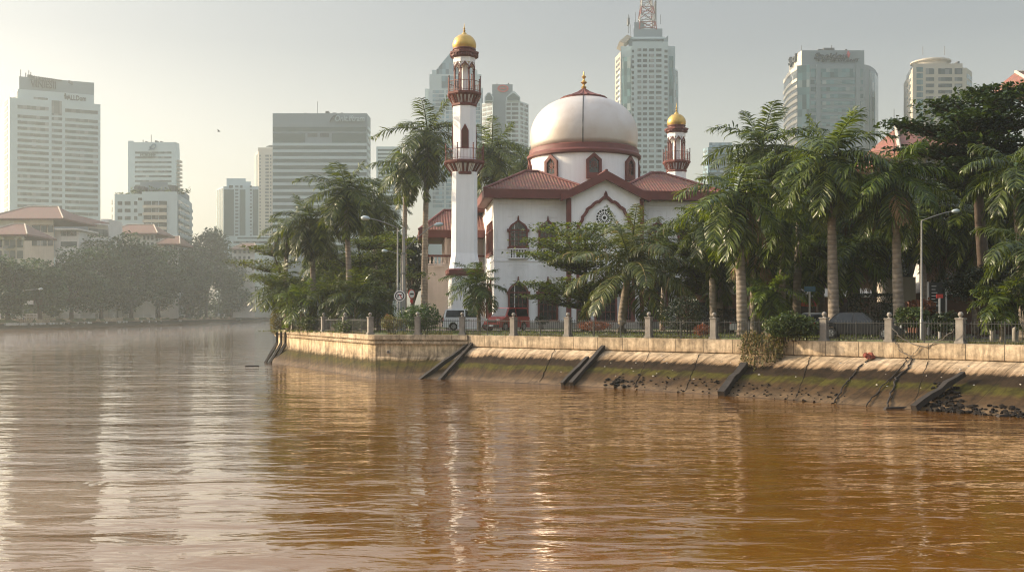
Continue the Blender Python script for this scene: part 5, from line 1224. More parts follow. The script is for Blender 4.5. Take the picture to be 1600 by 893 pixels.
def tier_tree(label, px, d, seed, tiers, m='leaf_term', leaf=.26, trunk=.22, base_px=None, name='almond_tree', per=60, base=None, group=None):
    """flat spreading tiers: (photo x of centre, photo y, half width px, number of boughs, thickness m)"""
    rg = np.random.default_rng(seed); bz = GZ if base is None else base; bx = PX(base_px or px, d); Cs = []; br = []; ztop = 0; x0 = PX(px, d)-bx
    for (cx, cyp, hw, nb, th) in tiers:
        z = PZ(cyp, d)-bz; ztop = max(ztop, z); R_ = hw/1600*d; xc = PX(cx, d)-bx
        for i in range(nb):
            az = 2*PI*(i+rg.uniform(-.3,.3))/nb; Lr = R_*rg.uniform(.72,1.05); tip = np.array([xc+math.cos(az)*Lr, math.sin(az)*Lr*.9, z+rg.uniform(-.25,.35)*th]); s0 = np.array([x0*.7+xc*.3, 0, z-.25*R_-.3])
            br.append(([Vector(s0), Vector((s0*.45+tip*.55)+[0,0,-.05*R_]), Vector(tip)], [trunk*.42, trunk*.22, trunk*.07]))
            nc = max(5, int(Lr/.42)); 
            for j in range(nc):
                f = (j+.8)/nc; c = s0*(1-f)**1.5+tip*(1-(1-f)**1.5); sp = .30+.55*R_*.35*f**.7*(1.15-f*.55)
                q = rg.normal(0, 1, (per, 3))*np.array([sp, sp, th*.30]); q[:,2] = -np.abs(q[:,2])*.5+th*.22*rg.random(per); Cs.append(c+q)
    C = np.concatenate(Cs); V, F = leaf_quads(rg, C, leaf, .62)
    tp = [(0,0,-.1),(x0*.25+.05,0,ztop*.3),(x0*.7,0,ztop*.65),(x0,0,ztop*.97)]
    return tree_obj(name, label, 'tree', (bx, d, bz), tp, [trunk*1.5, trunk, trunk*.75, trunk*.2], br, V, F, m, group)
def bush(label, px, py0, py1, r, d, seed, m='leaf_bush', n=1500, leaf=.16, name='bush', cat='bush', box=False, base=None, group=None, depth=1.0):
    rg = np.random.default_rng(seed); bz = GZ if base is None else base; x = PX(px, d); zt = PZ(py0, d)-bz; zb = PZ(py1, d)-bz; rx = r/1600*d
    if box:
        q = rg.uniform(-1, 1, (n, 3)); ax = rg.integers(0, 3, n); q[np.arange(n), ax] = np.sign(q[np.arange(n), ax])*rg.uniform(.86, 1.03, n); 
    else:
        q = norm(rg.normal(0, 1, (n, 3)))*(rg.uniform(.55, 1.04, n))[:,None]; q *= (1+.16*np.sin(q[:,:1]*5+seed)*np.cos(q[:,1:2]*4)); q[:,2] = np.where(q[:,2] < -.8, -.8, q[:,2])
    C = q*np.array([rx, rx*depth, (zt-zb)/2])*.95+np.array([0, 0, (zt+zb)/2]); V, F = leaf_quads(rg, C, leaf, .25)
    root = thing(name, label, cat, (x, d, bz), 0, group); raw_mesh('foliage', V, F, M[m], root)
    mb = MB()
    for k in range(5): mb.tube([(rx*.12*k-.2*rx,0,-.05),(rx*.2*k-.4*rx,rx*.1*(k-2),zb+(zt-zb)*.6)], [.04,.015], 5)
    mb.build('stem', M['bark'], root); return root

# --- royal palms
palm('slim palm with a crown in front of the wide glass tower, trunk showing below it', 540, 294, 60, 85, 11, trunk=.21)
palm('shorter palm left of the slim one, its crown against the hazy bank', 486, 342, 54, 88, 12, trunk=.22)
palm('palm with a low crown above the thin yellowish almond tree', 450, 352, 42, 93, 13, trunk=.19, n=15)
palm('tallest palm beside the minaret, crown reaching the lower gallery', 668, 206, 66, 100, 14, trunk=.26, n=20)
palm('palm with a drooping crown just below and beside the tallest one', 634, 258, 50, 100, 15, trunk=.22, n=20, hang=.6)
palm('palm behind the minaret shaft, crown showing on both sides', 768, 232, 54, 122, 16, trunk=.2)
palm('small palm crown peeping over the mosque roof between minaret and dome', 816, 252, 38, 128, 17, trunk=.2, n=16)
palm('palm half hidden in the dark trees behind the annex', 585, 318, 48, 104, 18, trunk=.2)
palm('young palm with a leaning trunk standing between the white car and the red van', 744, 444, 42, 79, 19, trunk=.13, n=17, plume=.25, up=80, low=-40, dead=2, m='leaf_palm_bright', lean=-.25, ll=.30)
palm('big low coconut palm with long arching fronds in front of the mosque entrance', 984, 416, 100, 74, 20, trunk=.26, n=25, m='leaf_coco', plume=.14, hang=.62, shaft=False, name='coconut_palm', K=62, low=-30, up=86, ll=.20, dead=0, lean=.6, droop=(.8,1.25), lw=.05)
palm('small palm behind the coconut palm, before the far wing of the mosque', 1040, 372, 44, 86, 21, trunk=.17, n=15)
palm('palm with a pale leaning trunk right beside the round clipped bush', 1152, 300, 86, 62, 22, trunk=.26, n=21, lean=-.3, plume=.3, hang=.45)
palm('high palm crown standing out against the sky beside the small blue block', 1190, 228, 74, 72, 23, trunk=.24, n=26, up=74)
palm('tallest palm of the dark grove, ringed trunk rising straight behind the black car', 1298, 240, 86, 60, 24, trunk=.25, n=30, up=70)
palm('palm with a clean ringed trunk beside the tall street lamp', 1396, 272, 82, 59, 25, trunk=.24, n=21, m='leaf_palm_bright', hang=.6)
palm('bright green palm low among the dark crowns, thin sunlit trunk', 1222, 338, 62, 66, 26, trunk=.19, n=18, m='leaf_palm_bright')
palm('palm with a thick dark trunk between two pale trunks', 1212, 270, 72, 76, 27, trunk=.30, n=19)
palm('palm with a heavy crown filling the gap between the two tall ones', 1252, 262, 70, 70, 28, trunk=.22, n=19, plume=.3)
palm('palm with long drooping fronds at the edge of the picture below the spreading tree', 1588, 262, 84, 55, 29, trunk=.24, n=19, hang=.7, low=-65)
palm('lower palm with sunlit hanging fronds behind the tiled roof', 1520, 330, 76, 66, 30, trunk=.22, n=18, hang=.6)
palm('palm with a dense crown behind the clean ringed trunk', 1345, 300, 74, 72, 31, trunk=.24, n=18)
palm('palm over the parked pickup, fronds hanging in front of the almond tree', 1108, 350, 60, 70, 32, trunk=.2, n=17)
palm('palm leaning in from beyond the edge of the picture, over the tiled roof', 1612, 380, 80, 50, 33, trunk=.2, n=16, hang=.6)
for i, (px, y, r, d, lab, mm) in enumerate((
    (1128,398,62,74,'mid height palm beside the clipped hedge, in front of the far wing','leaf_palm_bright'),
    (1176,372,66,68,'mid height palm just above the narrow upright sign','leaf_palm'),
    (1246,402,60,72,'mid height palm above the silver car','leaf_palm_bright'),
    (1278,352,70,74,'mid height palm behind the tallest ringed trunk','leaf_palm'),
    (1332,384,66,68,'mid height palm above the long black car','leaf_palm_bright'),
    (1368,352,70,70,'mid height palm between the ringed trunk by the lamp and the black car','leaf_palm'),
    (1436,326,66,66,'mid height palm behind the head of the tall street lamp','leaf_palm'),
    (1470,372,60,68,'mid height palm over the notice board','leaf_palm'),
    (1205,452,46,66,'short palm with its crown low over the ragged bush','leaf_palm_bright'),
    (600,402,44,108,'mid height palm in front of the dark trees behind the poles','leaf_palm'),
    (510,392,46,100,'mid height palm half covered by the slim palm','leaf_palm'))):
    palm(lab, px, y, r, d, 300+i, trunk=.2, n=18, m=mm)
# --- low fan and cane palms at the point
lowp = dict(name='cane_palm', shaft=False, trunk=.15, plume=.34, hang=.4, n=20, K=30, ll=.34, lw=.08, up=80, low=-45)
palm('low palm at the very tip of the point, hanging out over the wall', 436, 448, 42, 88, 41, m='leaf_palm', lean=-.8, **lowp)
palm('low bushy palm second from the tip of the point', 472, 470, 38, 85, 42, m='leaf_palm_bright', **lowp)
palm('low palm with brown dead fronds below the slim palm', 512, 464, 42, 84, 43, m='leaf_palm', dead=3, **lowp)
palm('broad low palm beside the brown dead fronds', 556, 460, 44, 82, 44, m='leaf_palm', **lowp)
palm('low palm nearest the round traffic sign', 592, 470, 34, 84, 45, m='leaf_palm_bright', **lowp)
palm('small dark palm in the shade behind the fence, near the edge of the picture', 1566, 470, 44, 50, 46, m='leaf_palm', **{**lowp, 'trunk': .1})
# --- layered almond trees
tier_tree('almond tree with flat sunlit tiers at the point, under the palms', 560, 92, 51, [(600,372,52,7,.8),(560,398,75,9,.9),(590,425,70,8,.9),(540,445,60,7,.8)], leaf=.28, base_px=570, per=50)
tier_tree('thin almond tree with open yellowish tiers reaching out over the water', 425, 96, 52, [(432,384,45,7,.5),(420,408,50,7,.5),(428,432,42,6,.5)], leaf=.26, base_px=470, per=34, trunk=.15)
tier_tree('almond tree with flat spreading tiers in front of the mosque facade', 915, 80, 53, [(905,354,66,7,.40),(888,377,80,8,.36),(880,396,72,7,.36),(905,413,46,5,.3),(890,440,76,8,.75),(880,460,62,7,.6),(960,450,48,6,.7)], leaf=.27, base_px=913, per=46, trunk=.2)
tier_tree('almond tree with light green leaves at the far corner of the mosque', 1098, 76, 54, [(1100,352,62,8,.9),(1090,385,66,9,.9),(1110,415,72,9,.9),(1085,440,55,8,.8),(1130,330,50,7,.9)], leaf=.27, base_px=1142, per=64, trunk=.22)
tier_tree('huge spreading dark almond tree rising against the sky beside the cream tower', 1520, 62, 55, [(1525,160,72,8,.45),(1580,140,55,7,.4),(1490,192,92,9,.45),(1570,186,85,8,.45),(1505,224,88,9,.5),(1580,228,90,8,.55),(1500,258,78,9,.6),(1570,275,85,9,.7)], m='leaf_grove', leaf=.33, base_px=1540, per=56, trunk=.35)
# --- dark grove behind
gr = 'dark trees massed behind the palms'
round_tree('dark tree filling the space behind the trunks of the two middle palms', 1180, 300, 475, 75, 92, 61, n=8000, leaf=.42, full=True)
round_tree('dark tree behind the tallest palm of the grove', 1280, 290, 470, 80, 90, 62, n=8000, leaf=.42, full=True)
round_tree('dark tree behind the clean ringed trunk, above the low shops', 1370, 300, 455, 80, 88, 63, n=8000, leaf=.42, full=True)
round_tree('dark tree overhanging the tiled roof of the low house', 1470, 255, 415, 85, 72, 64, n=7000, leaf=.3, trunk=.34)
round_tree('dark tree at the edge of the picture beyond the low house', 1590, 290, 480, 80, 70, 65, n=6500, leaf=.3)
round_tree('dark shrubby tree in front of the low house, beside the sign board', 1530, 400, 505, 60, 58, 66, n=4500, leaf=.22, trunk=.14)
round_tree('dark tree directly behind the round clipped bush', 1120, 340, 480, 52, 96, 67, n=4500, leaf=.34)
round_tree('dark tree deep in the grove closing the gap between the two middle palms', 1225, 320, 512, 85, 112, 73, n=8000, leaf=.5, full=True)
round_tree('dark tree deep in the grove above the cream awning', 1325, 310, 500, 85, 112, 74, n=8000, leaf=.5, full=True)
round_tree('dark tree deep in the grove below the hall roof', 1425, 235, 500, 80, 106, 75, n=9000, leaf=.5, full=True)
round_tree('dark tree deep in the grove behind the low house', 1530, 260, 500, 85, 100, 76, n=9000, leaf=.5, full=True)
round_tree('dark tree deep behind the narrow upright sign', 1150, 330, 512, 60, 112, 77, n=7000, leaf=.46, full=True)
round_tree('tall dark tree behind the annex and the tall palms', 610, 330, 495, 62, 118, 68, n=7000, leaf=.42, m='leaf_mid')
round_tree('dark tree behind the low palms at the point', 530, 390, 500, 68, 108, 69, n=5200, leaf=.36, m='leaf_mid')
round_tree('leafy tree touching the annex wall behind the poles', 645, 372, 500, 40, 116, 70, n=4000, leaf=.36)
round_tree('dark tree behind the mosque between annex and dome', 782, 290, 420, 52, 135, 71, n=3500, leaf=.42, m='leaf_mid')
round_tree('small tree at the tip of the point behind the thin almond tree', 455, 420, 505, 40, 100, 72, n=3000, leaf=.3, m='leaf_mid')
# --- bushes and hedges
bush('round white flowering bush behind the fence at the foot of the poles', 657, 473, 519, 36, 74, 81, n=2600, leaf=.17)
bush('round clipped bush behind the fence below the almond tree', 1068, 460, 522, 36, 64, 82, n=4200, leaf=.12, m='leaf_dark')
bush('small cut hedge block before the mosque plinth', 912, 485, 506, 10, 88, 83, n=900, leaf=.12, box=True, m='leaf_dark', name='hedge', cat='hedge')
bush('dark clipped hedge between the clipped bush and the leaning palm', 1134, 482, 508, 16, 74, 84, n=1500, leaf=.12, box=True, m='leaf_dark', name='hedge', cat='hedge')
bush('low hedge behind the black car', 1362, 458, 505, 30, 66, 85, n=2600, leaf=.14, box=True, m='leaf_dark', name='hedge', cat='hedge')
bush('leafy shrub with red top leaves at the foot of the tall street lamp', 1424, 478, 514, 28, 57, 86, n=1700, leaf=.18, m='leaf_mid')
bush('reddish leaved shrub just above the leafy one by the tall lamp', 1440, 466, 492, 22, 59, 87, n=700, leaf=.18, m='leaf_red')
bush('dark shrub between the lamp and the low house', 1480, 486, 522, 28, 55, 88, n=1500, leaf=.16, m='leaf_dark')
bush('low shrub with purple flowers behind the fence near the clipped bush', 1098, 505, 526, 14, 61, 89, n=600, leaf=.12, m='leaf_red')
bush('low reddish shrub bed below the almond tree trunk', 928, 500, 517, 30, 72, 90, n=1100, leaf=.13, m='leaf_red')
bush('yellow green shrub behind the fence left of the round bush', 612, 492, 517, 20, 72, 91, n=900, leaf=.15, m='leaf_dry')
bush('orange brown shrub behind the fence under the traffic sign', 607, 490, 508, 6, 78, 92, n=260, leaf=.16, m='leaf_red')
bush('weedy shrub behind the fence at the middle of the quay', 545, 498, 520, 26, 75, 93, n=1000, leaf=.15, m='leaf_mid')
bush('weedy shrub behind the fence near the tip of the point', 486, 492, 517, 30, 83, 94, n=1200, leaf=.16, m='leaf_mid')
bush('creeper hanging over the wall end at the tip of the point', 434, 478, 528, 13, 92, 95, n=1600, leaf=.16, m='leaf_dry', name='creeper', cat='creeper')
bush('ragged bush pushing through the fence above the slope', 1236, 488, 530, 46, 53.6, 96, n=3600, leaf=.17, m='leaf_mid', depth=.6)
bush('shaded bush behind the white car', 700, 488, 512, 12, 92, 97, n=500, leaf=.16, m='leaf_mid')
bush('dark bush behind the red van by the mosque wall', 846, 492, 508, 12, 94, 98, n=600, leaf=.15, m='leaf_dark')
bush('shrub at the foot of the mosque wall beyond the coconut palm', 1006, 484, 510, 12, 92, 99, n=500, leaf=.16, m='leaf_dark')
# straggly creeper hanging down from the ragged bush onto the slope
rg = np.random.default_rng(7); Cs = []; st = MB()
for k in range(70):
    px = rg.uniform(1164, 1228); x, y, a = top_at(px); ln = rg.uniform(.5, 1.0)*(1-abs(px-1190)/60); p0 = np.array([x, y+.1, GZ+rg.uniform(0,.5)])
    q = on_slope(px-14*ln, min(.42, .5*ln)); p2 = np.array([q.x, q.y, q.z+.12]); p1 = np.array([x-.25, y-.35, GZ-.15+rg.uniform(0,.3)]); tt = np.linspace(0, 1, 26)[:,None]
    line = (1-tt)**2*p0+2*tt*(1-tt)*p1+tt**2*p2+rg.normal(0, .06, (26,3)); Cs.append(line+rg.normal(0, .07, (26,3))); st.tube([tuple(v) for v in line[::4]], .012, 3)
C = np.concatenate(Cs); V, F = leaf_quads(rg, C, .15, .1)
cr_ = thing('creeper', 'straw coloured creeper trailing from the ragged bush down onto the slope', 'creeper', (0,0,0)); raw_mesh('foliage', V, F, M['leaf_dry'], cr_); st.build('stem', M['dry_frond'], cr_)
# grass tufts along the wall top
n = 9000; rg = np.random.default_rng(9); pts, ln = resample(TOP[:9], .1); pts = np.array(pts); k = rg.integers(0, len(pts), n); B = np.stack([pts[k,0]+rg.normal(.35,.35,n)*.7+.25, pts[k,1]+np.abs(rg.normal(.5,.6,n)), np.full(n, GZ)], 1)
dens = (np.sin(B[:,0]*.9)+np.sin(B[:,0]*2.3+1)) > -.5; B = B[dens]; n = len(B); a = rg.uniform(0, 6.28, n); h_ = rg.uniform(.06,.26,n); w_ = np.stack([np.cos(a), np.sin(a), 0*a], 1)*.018; t_ = np.stack([rg.normal(0,.07,n), rg.normal(0,.07,n), h_], 1)
V = np.stack([B-w_, B+w_, B+t_+w_*.2, B+t_-w_*.2], 1).reshape(-1,3); o = raw_mesh('grass', V, np.arange(4*n).reshape(-1,4), M['leaf_dry']); tag(o, 'rough grass along the top of the river wall', kind='stuff')
n = 16000; B = np.stack([rg.uniform(-20,26,n), rg.uniform(56,94,n), np.full(n, GZ)], 1); a = rg.uniform(0, 6.28, n); w_ = np.stack([np.cos(a), np.sin(a), 0*a], 1)*.03; t_ = np.stack([rg.normal(0,.06,n), rg.normal(0,.06,n), rg.uniform(.05,.14,n)], 1)
ok = (B[:,1] > 68-.68*(B[:,0]+3)) & (B[:,1] < 84-.1*B[:,0]) ; B, w_, t_ = B[ok], w_[ok], t_[ok]; n = len(B)
V = np.stack([B-w_, B+w_, B+t_+w_*.2, B+t_-w_*.2], 1).reshape(-1,3); o = raw_mesh('lawn_grass', V, np.arange(4*n).reshape(-1,4), M['leaf_term']); tag(o, 'short lawn grass between the fence and the driveway', kind='stuff')

# --- undergrowth of the opposite bank
for i, (px, d, y0, r, lab) in enumerate(((30,300,455,60,'low hazy undergrowth behind the white railing'),(120,345,452,60,'low hazy undergrowth behind the clear curved lamp'),(205,400,455,55,'low hazy undergrowth under the broad crowns'),(280,470,458,50,'low hazy undergrowth behind the white van'),(345,540,462,45,'low hazy undergrowth past the tallest round tree'),(400,640,466,45,'low hazy undergrowth at the far bend'),(236,415,484,14,'hazy bush drooping over the wall of the opposite bank'))):
    round_tree(lab, px, y0, 503, r*1.3, d, 400+i, m='leaf_far', n=5200, leaf=1.1, clumps=30, trunk=.3, name='shrub', group='undergrowth of the opposite bank', hollow=.2, full=True)
# --- opposite bank
for i, (px, d, y0, r, lab, s_) in enumerate((
    (12,262,400,44,'dark hazy tree at the edge of the picture below the arched balconies',.8),
    (62,285,408,42,'hazy tree below the white rendered house front',.8),
    (112,310,392,48,'hazy tree in front of the blue grey gable',.8),
    (158,335,378,50,'hazy tree with the crown hiding the foot of the gable house',.8),
    (205,365,364,54,'broad hazy tree below the orange roofs',.8),
    (248,400,396,46,'lower hazy tree in front of the orange roofed house',.8),
    (292,430,398,42,'lower hazy tree at the foot of the tallest round tree',.8),
    (322,470,350,44,'tallest round hazy tree on the opposite bank',.9),
    (362,520,402,34,'low hazy tree on the far side of the tallest one',.8),
    (392,600,420,32,'faint low tree where the opposite bank disappears behind the palms',.8),
    (425,680,425,30,'faintest tree at the far bend of the river',.8),
    (36,330,420,40,'hazy tree deeper in the street behind the first two',.8),
    (182,380,410,46,'hazy tree filling the gap under the two broad crowns',.8),
    (270,460,420,44,'hazy tree filling the gap beside the tallest one',.8))):
    round_tree(lab, px, y0-16, 501, r*1.18, d, 200+i, m='leaf_far', n=7500, leaf=1.0 if d < 350 else 1.4, clumps=46, trunk=.6, group='trees along the opposite bank', hollow=.35, full=True)
# ------------------------------------------------------------------ houses on the opposite bank
M['far_wall'] = mat('old_plaster', (.52,.46,.38), .85, .1, .2, streak=.3, dirt=(.25,.22,.18)); M['far_blue'] = mat('blue_grey_wall', (.42,.46,.50), .85, .08, .2, streak=.2); M['far_white'] = mat('white_plaster', (.62,.60,.57), .85, .08, .2, streak=.25)
M['roof_orange'] = tile_mat('orange_tile', (.15,.075,.052), (.20,.105,.07))
def hip(b, px0, px1, y_e, y_r, d, dp, ridge_in, m, name='roof', over=0):
    """hip roof over a box whose front runs from px0 to px1 at distance d, dp deep"""
    x0, x1 = PX(px0,d), PX(px1,d); z0, z1 = PZ(y_e,d), PZ(y_r,d+dp/2); ri = ridge_in*(x1-x0)
    vs = [(x0,d-.6,z0),(x1,d-.6,z0),(x1,d+dp,z0),(x0,d+dp,z0),(x0+ri,d+dp/2,z1),(x1-ri,d+dp/2,z1),(x0,d-.6,z0-.5),(x1,d-.6,z0-.5),(x1,d+dp,z0-.5),(x0,d+dp,z0-.5)]
    o = b.put(MB().add(vs, [(0,1,5,4),(1,2,5),(2,3,4,5),(3,0,4),(0,6,7,1),(1,7,8,2),(2,8,9,3),(3,9,6,0),(9,8,7,6)]), name, M[m])
    cp = MB()
    for a, c in ((4,5),(0,4),(1,5)): cp.tube([Vector(vs[a])+Vector((0,0,.1)), Vector(vs[c])+Vector((0,0,.1))], .22, 5)
    k = cp.build('ridge_cap', M['far_wall'], o); return o
b = Bld('house', 'cream house with arched balconies and a dark red roof, nearest the picture edge', 'house', 16, 300); d = 300
b.mass([(-30,300),(38,300),(38,316),(-30,316)], PZ(364,300), m='far_wall'); hip(b, -34, 44, 366, 350, 298.5, 19, .38, 'tile_far')
A, B_ = G(-30,300), G(38,300); f = lambda px: (px+30)/68
b.grid(A, B_, [(f(-12),f(3)),(f(7),f(14.5)),(f(16),f(24)),(f(27),f(36))], rows(374.5, 408, 17, 300, .7))
for x0, x1 in ((-3,8.5),(26,40)):
    arc = [(x0+(x1-x0)*k/8, 374-4.5*math.sin(PI*k/8)) for k in range(9)]; b.put(MB().tube([(PX(px_,300),299.2,PZ(y_,300)) for px_, y_ in arc], .45, 6), 'arch_hood', M['far_white'])
b.grid(A, B_, [(f(7),f(24))], [(PZ(388,300),PZ(384.5,300)),(PZ(405,300),PZ(401.5,300))], 'tw_dark', 'balcony', .9); b.done()
b = Bld('house', 'white rendered house with a long red hipped roof and dark strip windows', 'house', 60, 330); d = 330
b.mass([(-20,330),(75,330),(75,350),(-20,350)], PZ(339,330), m='far_white'); b.mass([(22,329),(84,329.5),(84,345),(22,345)], PZ(343,330), 'front_wing', 'far_wall'); hip(b, -24, 100, 341, 323, 328, 26, .3, 'tile_far')
A, B_ = G(22,329), G(84,329.5); f = lambda px: (px-22)/62
b.grid(A, B_, [(f(50),f(63)),(f(64),f(73)),(f(75),f(83))], [(PZ(363,330),PZ(352.5,330)),(PZ(384,330),PZ(374,330))]); b.grid(A, B_, [(f(49),1)], [(PZ(351.5,330),PZ(344,330))], 'far_wall', 'fascia', .8)
b.put(MB().box2((PX(84,330),331,GZ),(PX(121,330),344,PZ(360,330))), 'side_wing', M['far_white']); b.grid(G(84,331), G(121,331), [(.30,.52),(.55,.75),(.78,.96)], [(PZ(368,330),PZ(360.8,330))]); b.put(MB().box2((PX(89,330),328.5,PZ(359.5,330)),(PX(125,330),345,PZ(357,330))), 'canopy', M['far_white']); b.grid(G(84,331), G(121,331), [(.30,.98)], [(PZ(385,330),PZ(377,330))], 'tw_glass'); b.done()
b = Bld('gable_house', 'house with a big plain blue grey gable wall facing the river', 'house', 105, 355); d = 355
gv = [(64,346),(85,337),(100,333.5),(120,343),(138,350.5),(138,400),(64,400)]
b.put(MB().extr([(PX(x_,355),PZ(y_,355)) for x_, y_ in reversed(gv)], lambda u, v, q: (u, 355+q, v), 0, 22), 'gable_wall', M['far_blue'])
b.mass([(138,355),(169,362),(169,378),(138,378)], PZ(349,355), 'side_wall', 'far_wall'); b.grid(G(138,355), G(169,362), [(.02,.98)], [(PZ(368,358),PZ(357.5,358))], 'tw_dark'); b.grid(G(138,355), G(169,362), [(.0,1)], [(PZ(375,358),PZ(371,358)),(PZ(380,358),PZ(377,358))], 'far_white', 'balcony', .6)
b.put(MB().add([(PX(100,354.4),354.4,PZ(333,355)),(PX(140,354.4),354.4,PZ(350,355)),(PX(171,361),361,PZ(348.5,358)),(PX(120,372),372,PZ(333,355)),(PX(100,354.4),354.4,PZ(331.5,355)),(PX(140,354.4),354.4,PZ(348.5,355)),(PX(171,361),361,PZ(347,358)),(PX(120,372),372,PZ(331.5,355))], [(4,5,6,7),(3,2,1,0),(0,1,5,4),(1,2,6,5),(2,3,7,6),(3,0,4,7)]), 'roof', M['tile_far']); b.put(MB().box2((PX(158,372),372,GZ),(PX(170,372),385,PZ(342,372))), 'back_block', M['far_white']); b.done()
b = Bld('house', 'long house with an orange hipped roof below the white apartment block', 'house', 205, 395); d = 395
b.mass([(166,395),(243,395),(243,412),(166,412)], PZ(364,395), m='far_white'); hip(b, 163, 247, 364, 351, 393, 20, .25, 'roof_orange'); b.grid(G(166,395), G(243,395), [(.75,.79),(.83,.87),(.91,.96)], rows(368, 388, 11, 395, .6)); b.done()
b = Bld('house', 'smaller orange roofed house with three tall windows beside the tallest round tree', 'house', 262, 415); d = 415
b.mass([(244,415),(279,415),(279,430),(244,430)], PZ(380,415), m='far_white'); hip(b, 241, 282, 381, 369, 413, 17, .3, 'roof_orange'); b.grid(G(244,415), G(279,415), [(.36,.52),(.6,.72),(.8,.95)], rows(383, 400, 12, 415, .6)); b.done()
b = Bld('house', 'pale house with a pinkish roof seen past the far side of the tallest round tree', 'house', 375, 520); d = 520
b.mass([(362,520),(398,520),(398,540),(362,540)], PZ(388,520), m='far_white'); hip(b, 359, 400, 388.5, 380, 518, 22, .25, 'roof_orange'); b.grid(G(362,520), G(398,520), [(.1,.2),(.3,.4),(.5,.6),(.7,.8)], rows(391, 412, 9, 520, .5)); b.done()
b = Bld('house', 'pink tower house with a red roof cut off by the edge of the picture', 'house', 1610, 150); d = 150
b.mass([(1604,150),(1665,150),(1665,160),(1604,160)], PZ(122,150), m='far_wall'); hip(b, 1600, 1670, 124.5, 113, 149, 13, .3, 'tile'); b.grid(G(1604,150), G(1665,150), [(.1,.25)], [(PZ(140,150),PZ(131,150))]); b.done()
b = Bld('hall', 'hall with a dark red pitched roof showing between the palms and the spreading tree', 'building', 1425, 112); d = 112
b.mass([(1410,112),(1550,112),(1550,126),(1410,126)], PZ(234,112), m='far_wall'); hip(b, 1402, 1556, 236, 200, 111, 18, .30, 'tile'); b.grid(G(1410,112), G(1550,112), [(.1+.16*k,.2+.16*k) for k in range(5)], rows(250, 330, 30, 112, .5)); b.done()

# opposite bank wall, its posts and lamps
FL = [(-128,60),(-132,150),(-136,273),(-140,467),(-164,700)]
fw = thing('river_wall', 'low hazy river wall of the opposite bank with pale patches', 'wall', (0,0,0))
mb = MB(); ofs = lambda dd: [(x+dd, y) for x, y in FL]; rws = [(ofs(-.8),GZ),(ofs(0),GZ),(ofs(0),1.7),(ofs(.6),1.6),(ofs(2.2),.6),(ofs(3.2),0),(ofs(4),-.8)]
set_acc(FL); loft('slope', [r_ for r_, z in rws], [z for r_, z in rws], M['bank'], fw, 4, .06)
lp = MB(); rp = random.Random(12)
for k in range(46):
    y = rp.uniform(272, 330) if k < 34 else rp.uniform(330,430); x = np.interp(y, [p[1] for p in FL], [p[0] for p in FL]); lp.box((x+1.4,y,1.25),(.5,rp.uniform(.5,2.0),rp.uniform(.4,.8)),.1)
lp.build('pale_patch', M['far_white'], fw)
ff = thing('bank_fence', 'low railing with pale posts along the opposite bank', 'fence', (0,0,GZ))
for k, px in enumerate((8,27,47,70,93,120,146,172,200,228,262,272,305,330,348,360)):
    y = np.interp(px, [0,100,200,300,360], [268,330,385,445,520]); x = PX(px, y); xb = np.interp(y, [p[1] for p in FL], [p[0] for p in FL])-.6
    MB().box((xb,y,.75),(.5,.5,1.5)).build('post', M['far_white'], ff)
rl = MB(); 
for z in (.5,1.1): rl.tube([(x-.6,y,z) for x, y in FL], .05, 4)
rl.build('rail', M['galv'], ff)
cf = thing('barrier', 'short white railing on the opposite bank beside the sign board', 'barrier', (PX(25,270),270,GZ))
for k in range(10): MB().box((-3+k*.95*1.0,0,.7),(.12,.12,1.4)).build('post', M['far_white'], cf)
MB().box2((-3.1,-.1,1.1),(5.6,.1,1.5)).build('rail', M['far_white'], cf); MB().box2((-3.1,-.08,.5),(5.6,.08,.75)).build('rail', M['far_white'], cf)

def lamp(label, px, d, y_top, y_base_z, arm_px, arm_y, head, r=.09, m='galv', group=None, zbase=None):
    """street lamp: pole at column px, curved arm to (arm_px, arm_y)"""
    bx = PX(px, d); z0 = GZ if zbase is None else zbase; root = thing('street_lamp', label, 'street lamp', (bx, d, z0), 0, group)
    ht = PZ(y_top, d)-z0; ax = PX(arm_px, d)-bx; az = PZ(arm_y, d)-z0
    MB().tube([(0,0,-.1),(0,0,1.1),(0,0,1.15),(0,0,ht)], [r*1.7, r*1.5, r, r*.7], 10).build('pole', M[m], root, smooth=True, angle=40)
    pts = [(ax*(1-(1-f)**1.7)*.97, 0, ht+(az-ht)*(1-(1-f)**2.2)) for f in [i/10 for i in range(11)]]
    MB().tube(pts, r*.5, 7).build('arm', M[m], root, smooth=True)
    s = 1 if ax > 0 else -1; hd = MB(); a = Vector((ax*.93,0,az-.02)); e = Vector((ax+s*head*.55,0,az+.05*head))
    hd.tube([a, a.lerp(e,.25), a.lerp(e,.7), e], [r*.6, head*.17, head*.19, head*.07], 8); hd.build('lamp_head', M['tw_white'], root, smooth=True); return root
lamp('tall street lamp with a long arm in front of the dark grove', 1440, 55, 345, 0, 1490, 330, .62, .06)
lamp('street lamp with a high curved arm pointing over the low palms', 621.5, 80, 356, 0, 575, 341, 1.0, .08)
lamp('street lamp whose arm curves over towards the annex balcony', 631.5, 84, 392, 0, 682, 351, 1.0, .08)
lamp('low street lamp with a small head under the high curved one', 627, 82, 398, 0, 604, 392, .7, .06)
MB_ = thing('pole', 'plain concrete pole standing between the curved street lamps', 'pole', (PX(629.5,82), 82.6, GZ)); MB().tube([(0,0,-.1),(0,0,PZ(354,82)-GZ)], [.17,.11], 10).build('shaft', M['concrete_pole'], MB_, smooth=True, angle=50)
for k in range(3): MB().lathe([(.15,0),(.19,.02),(.19,.1),(.15,.12)], (0,0,3.0+k*1.6), 10).build('band', M['galv'], MB_)
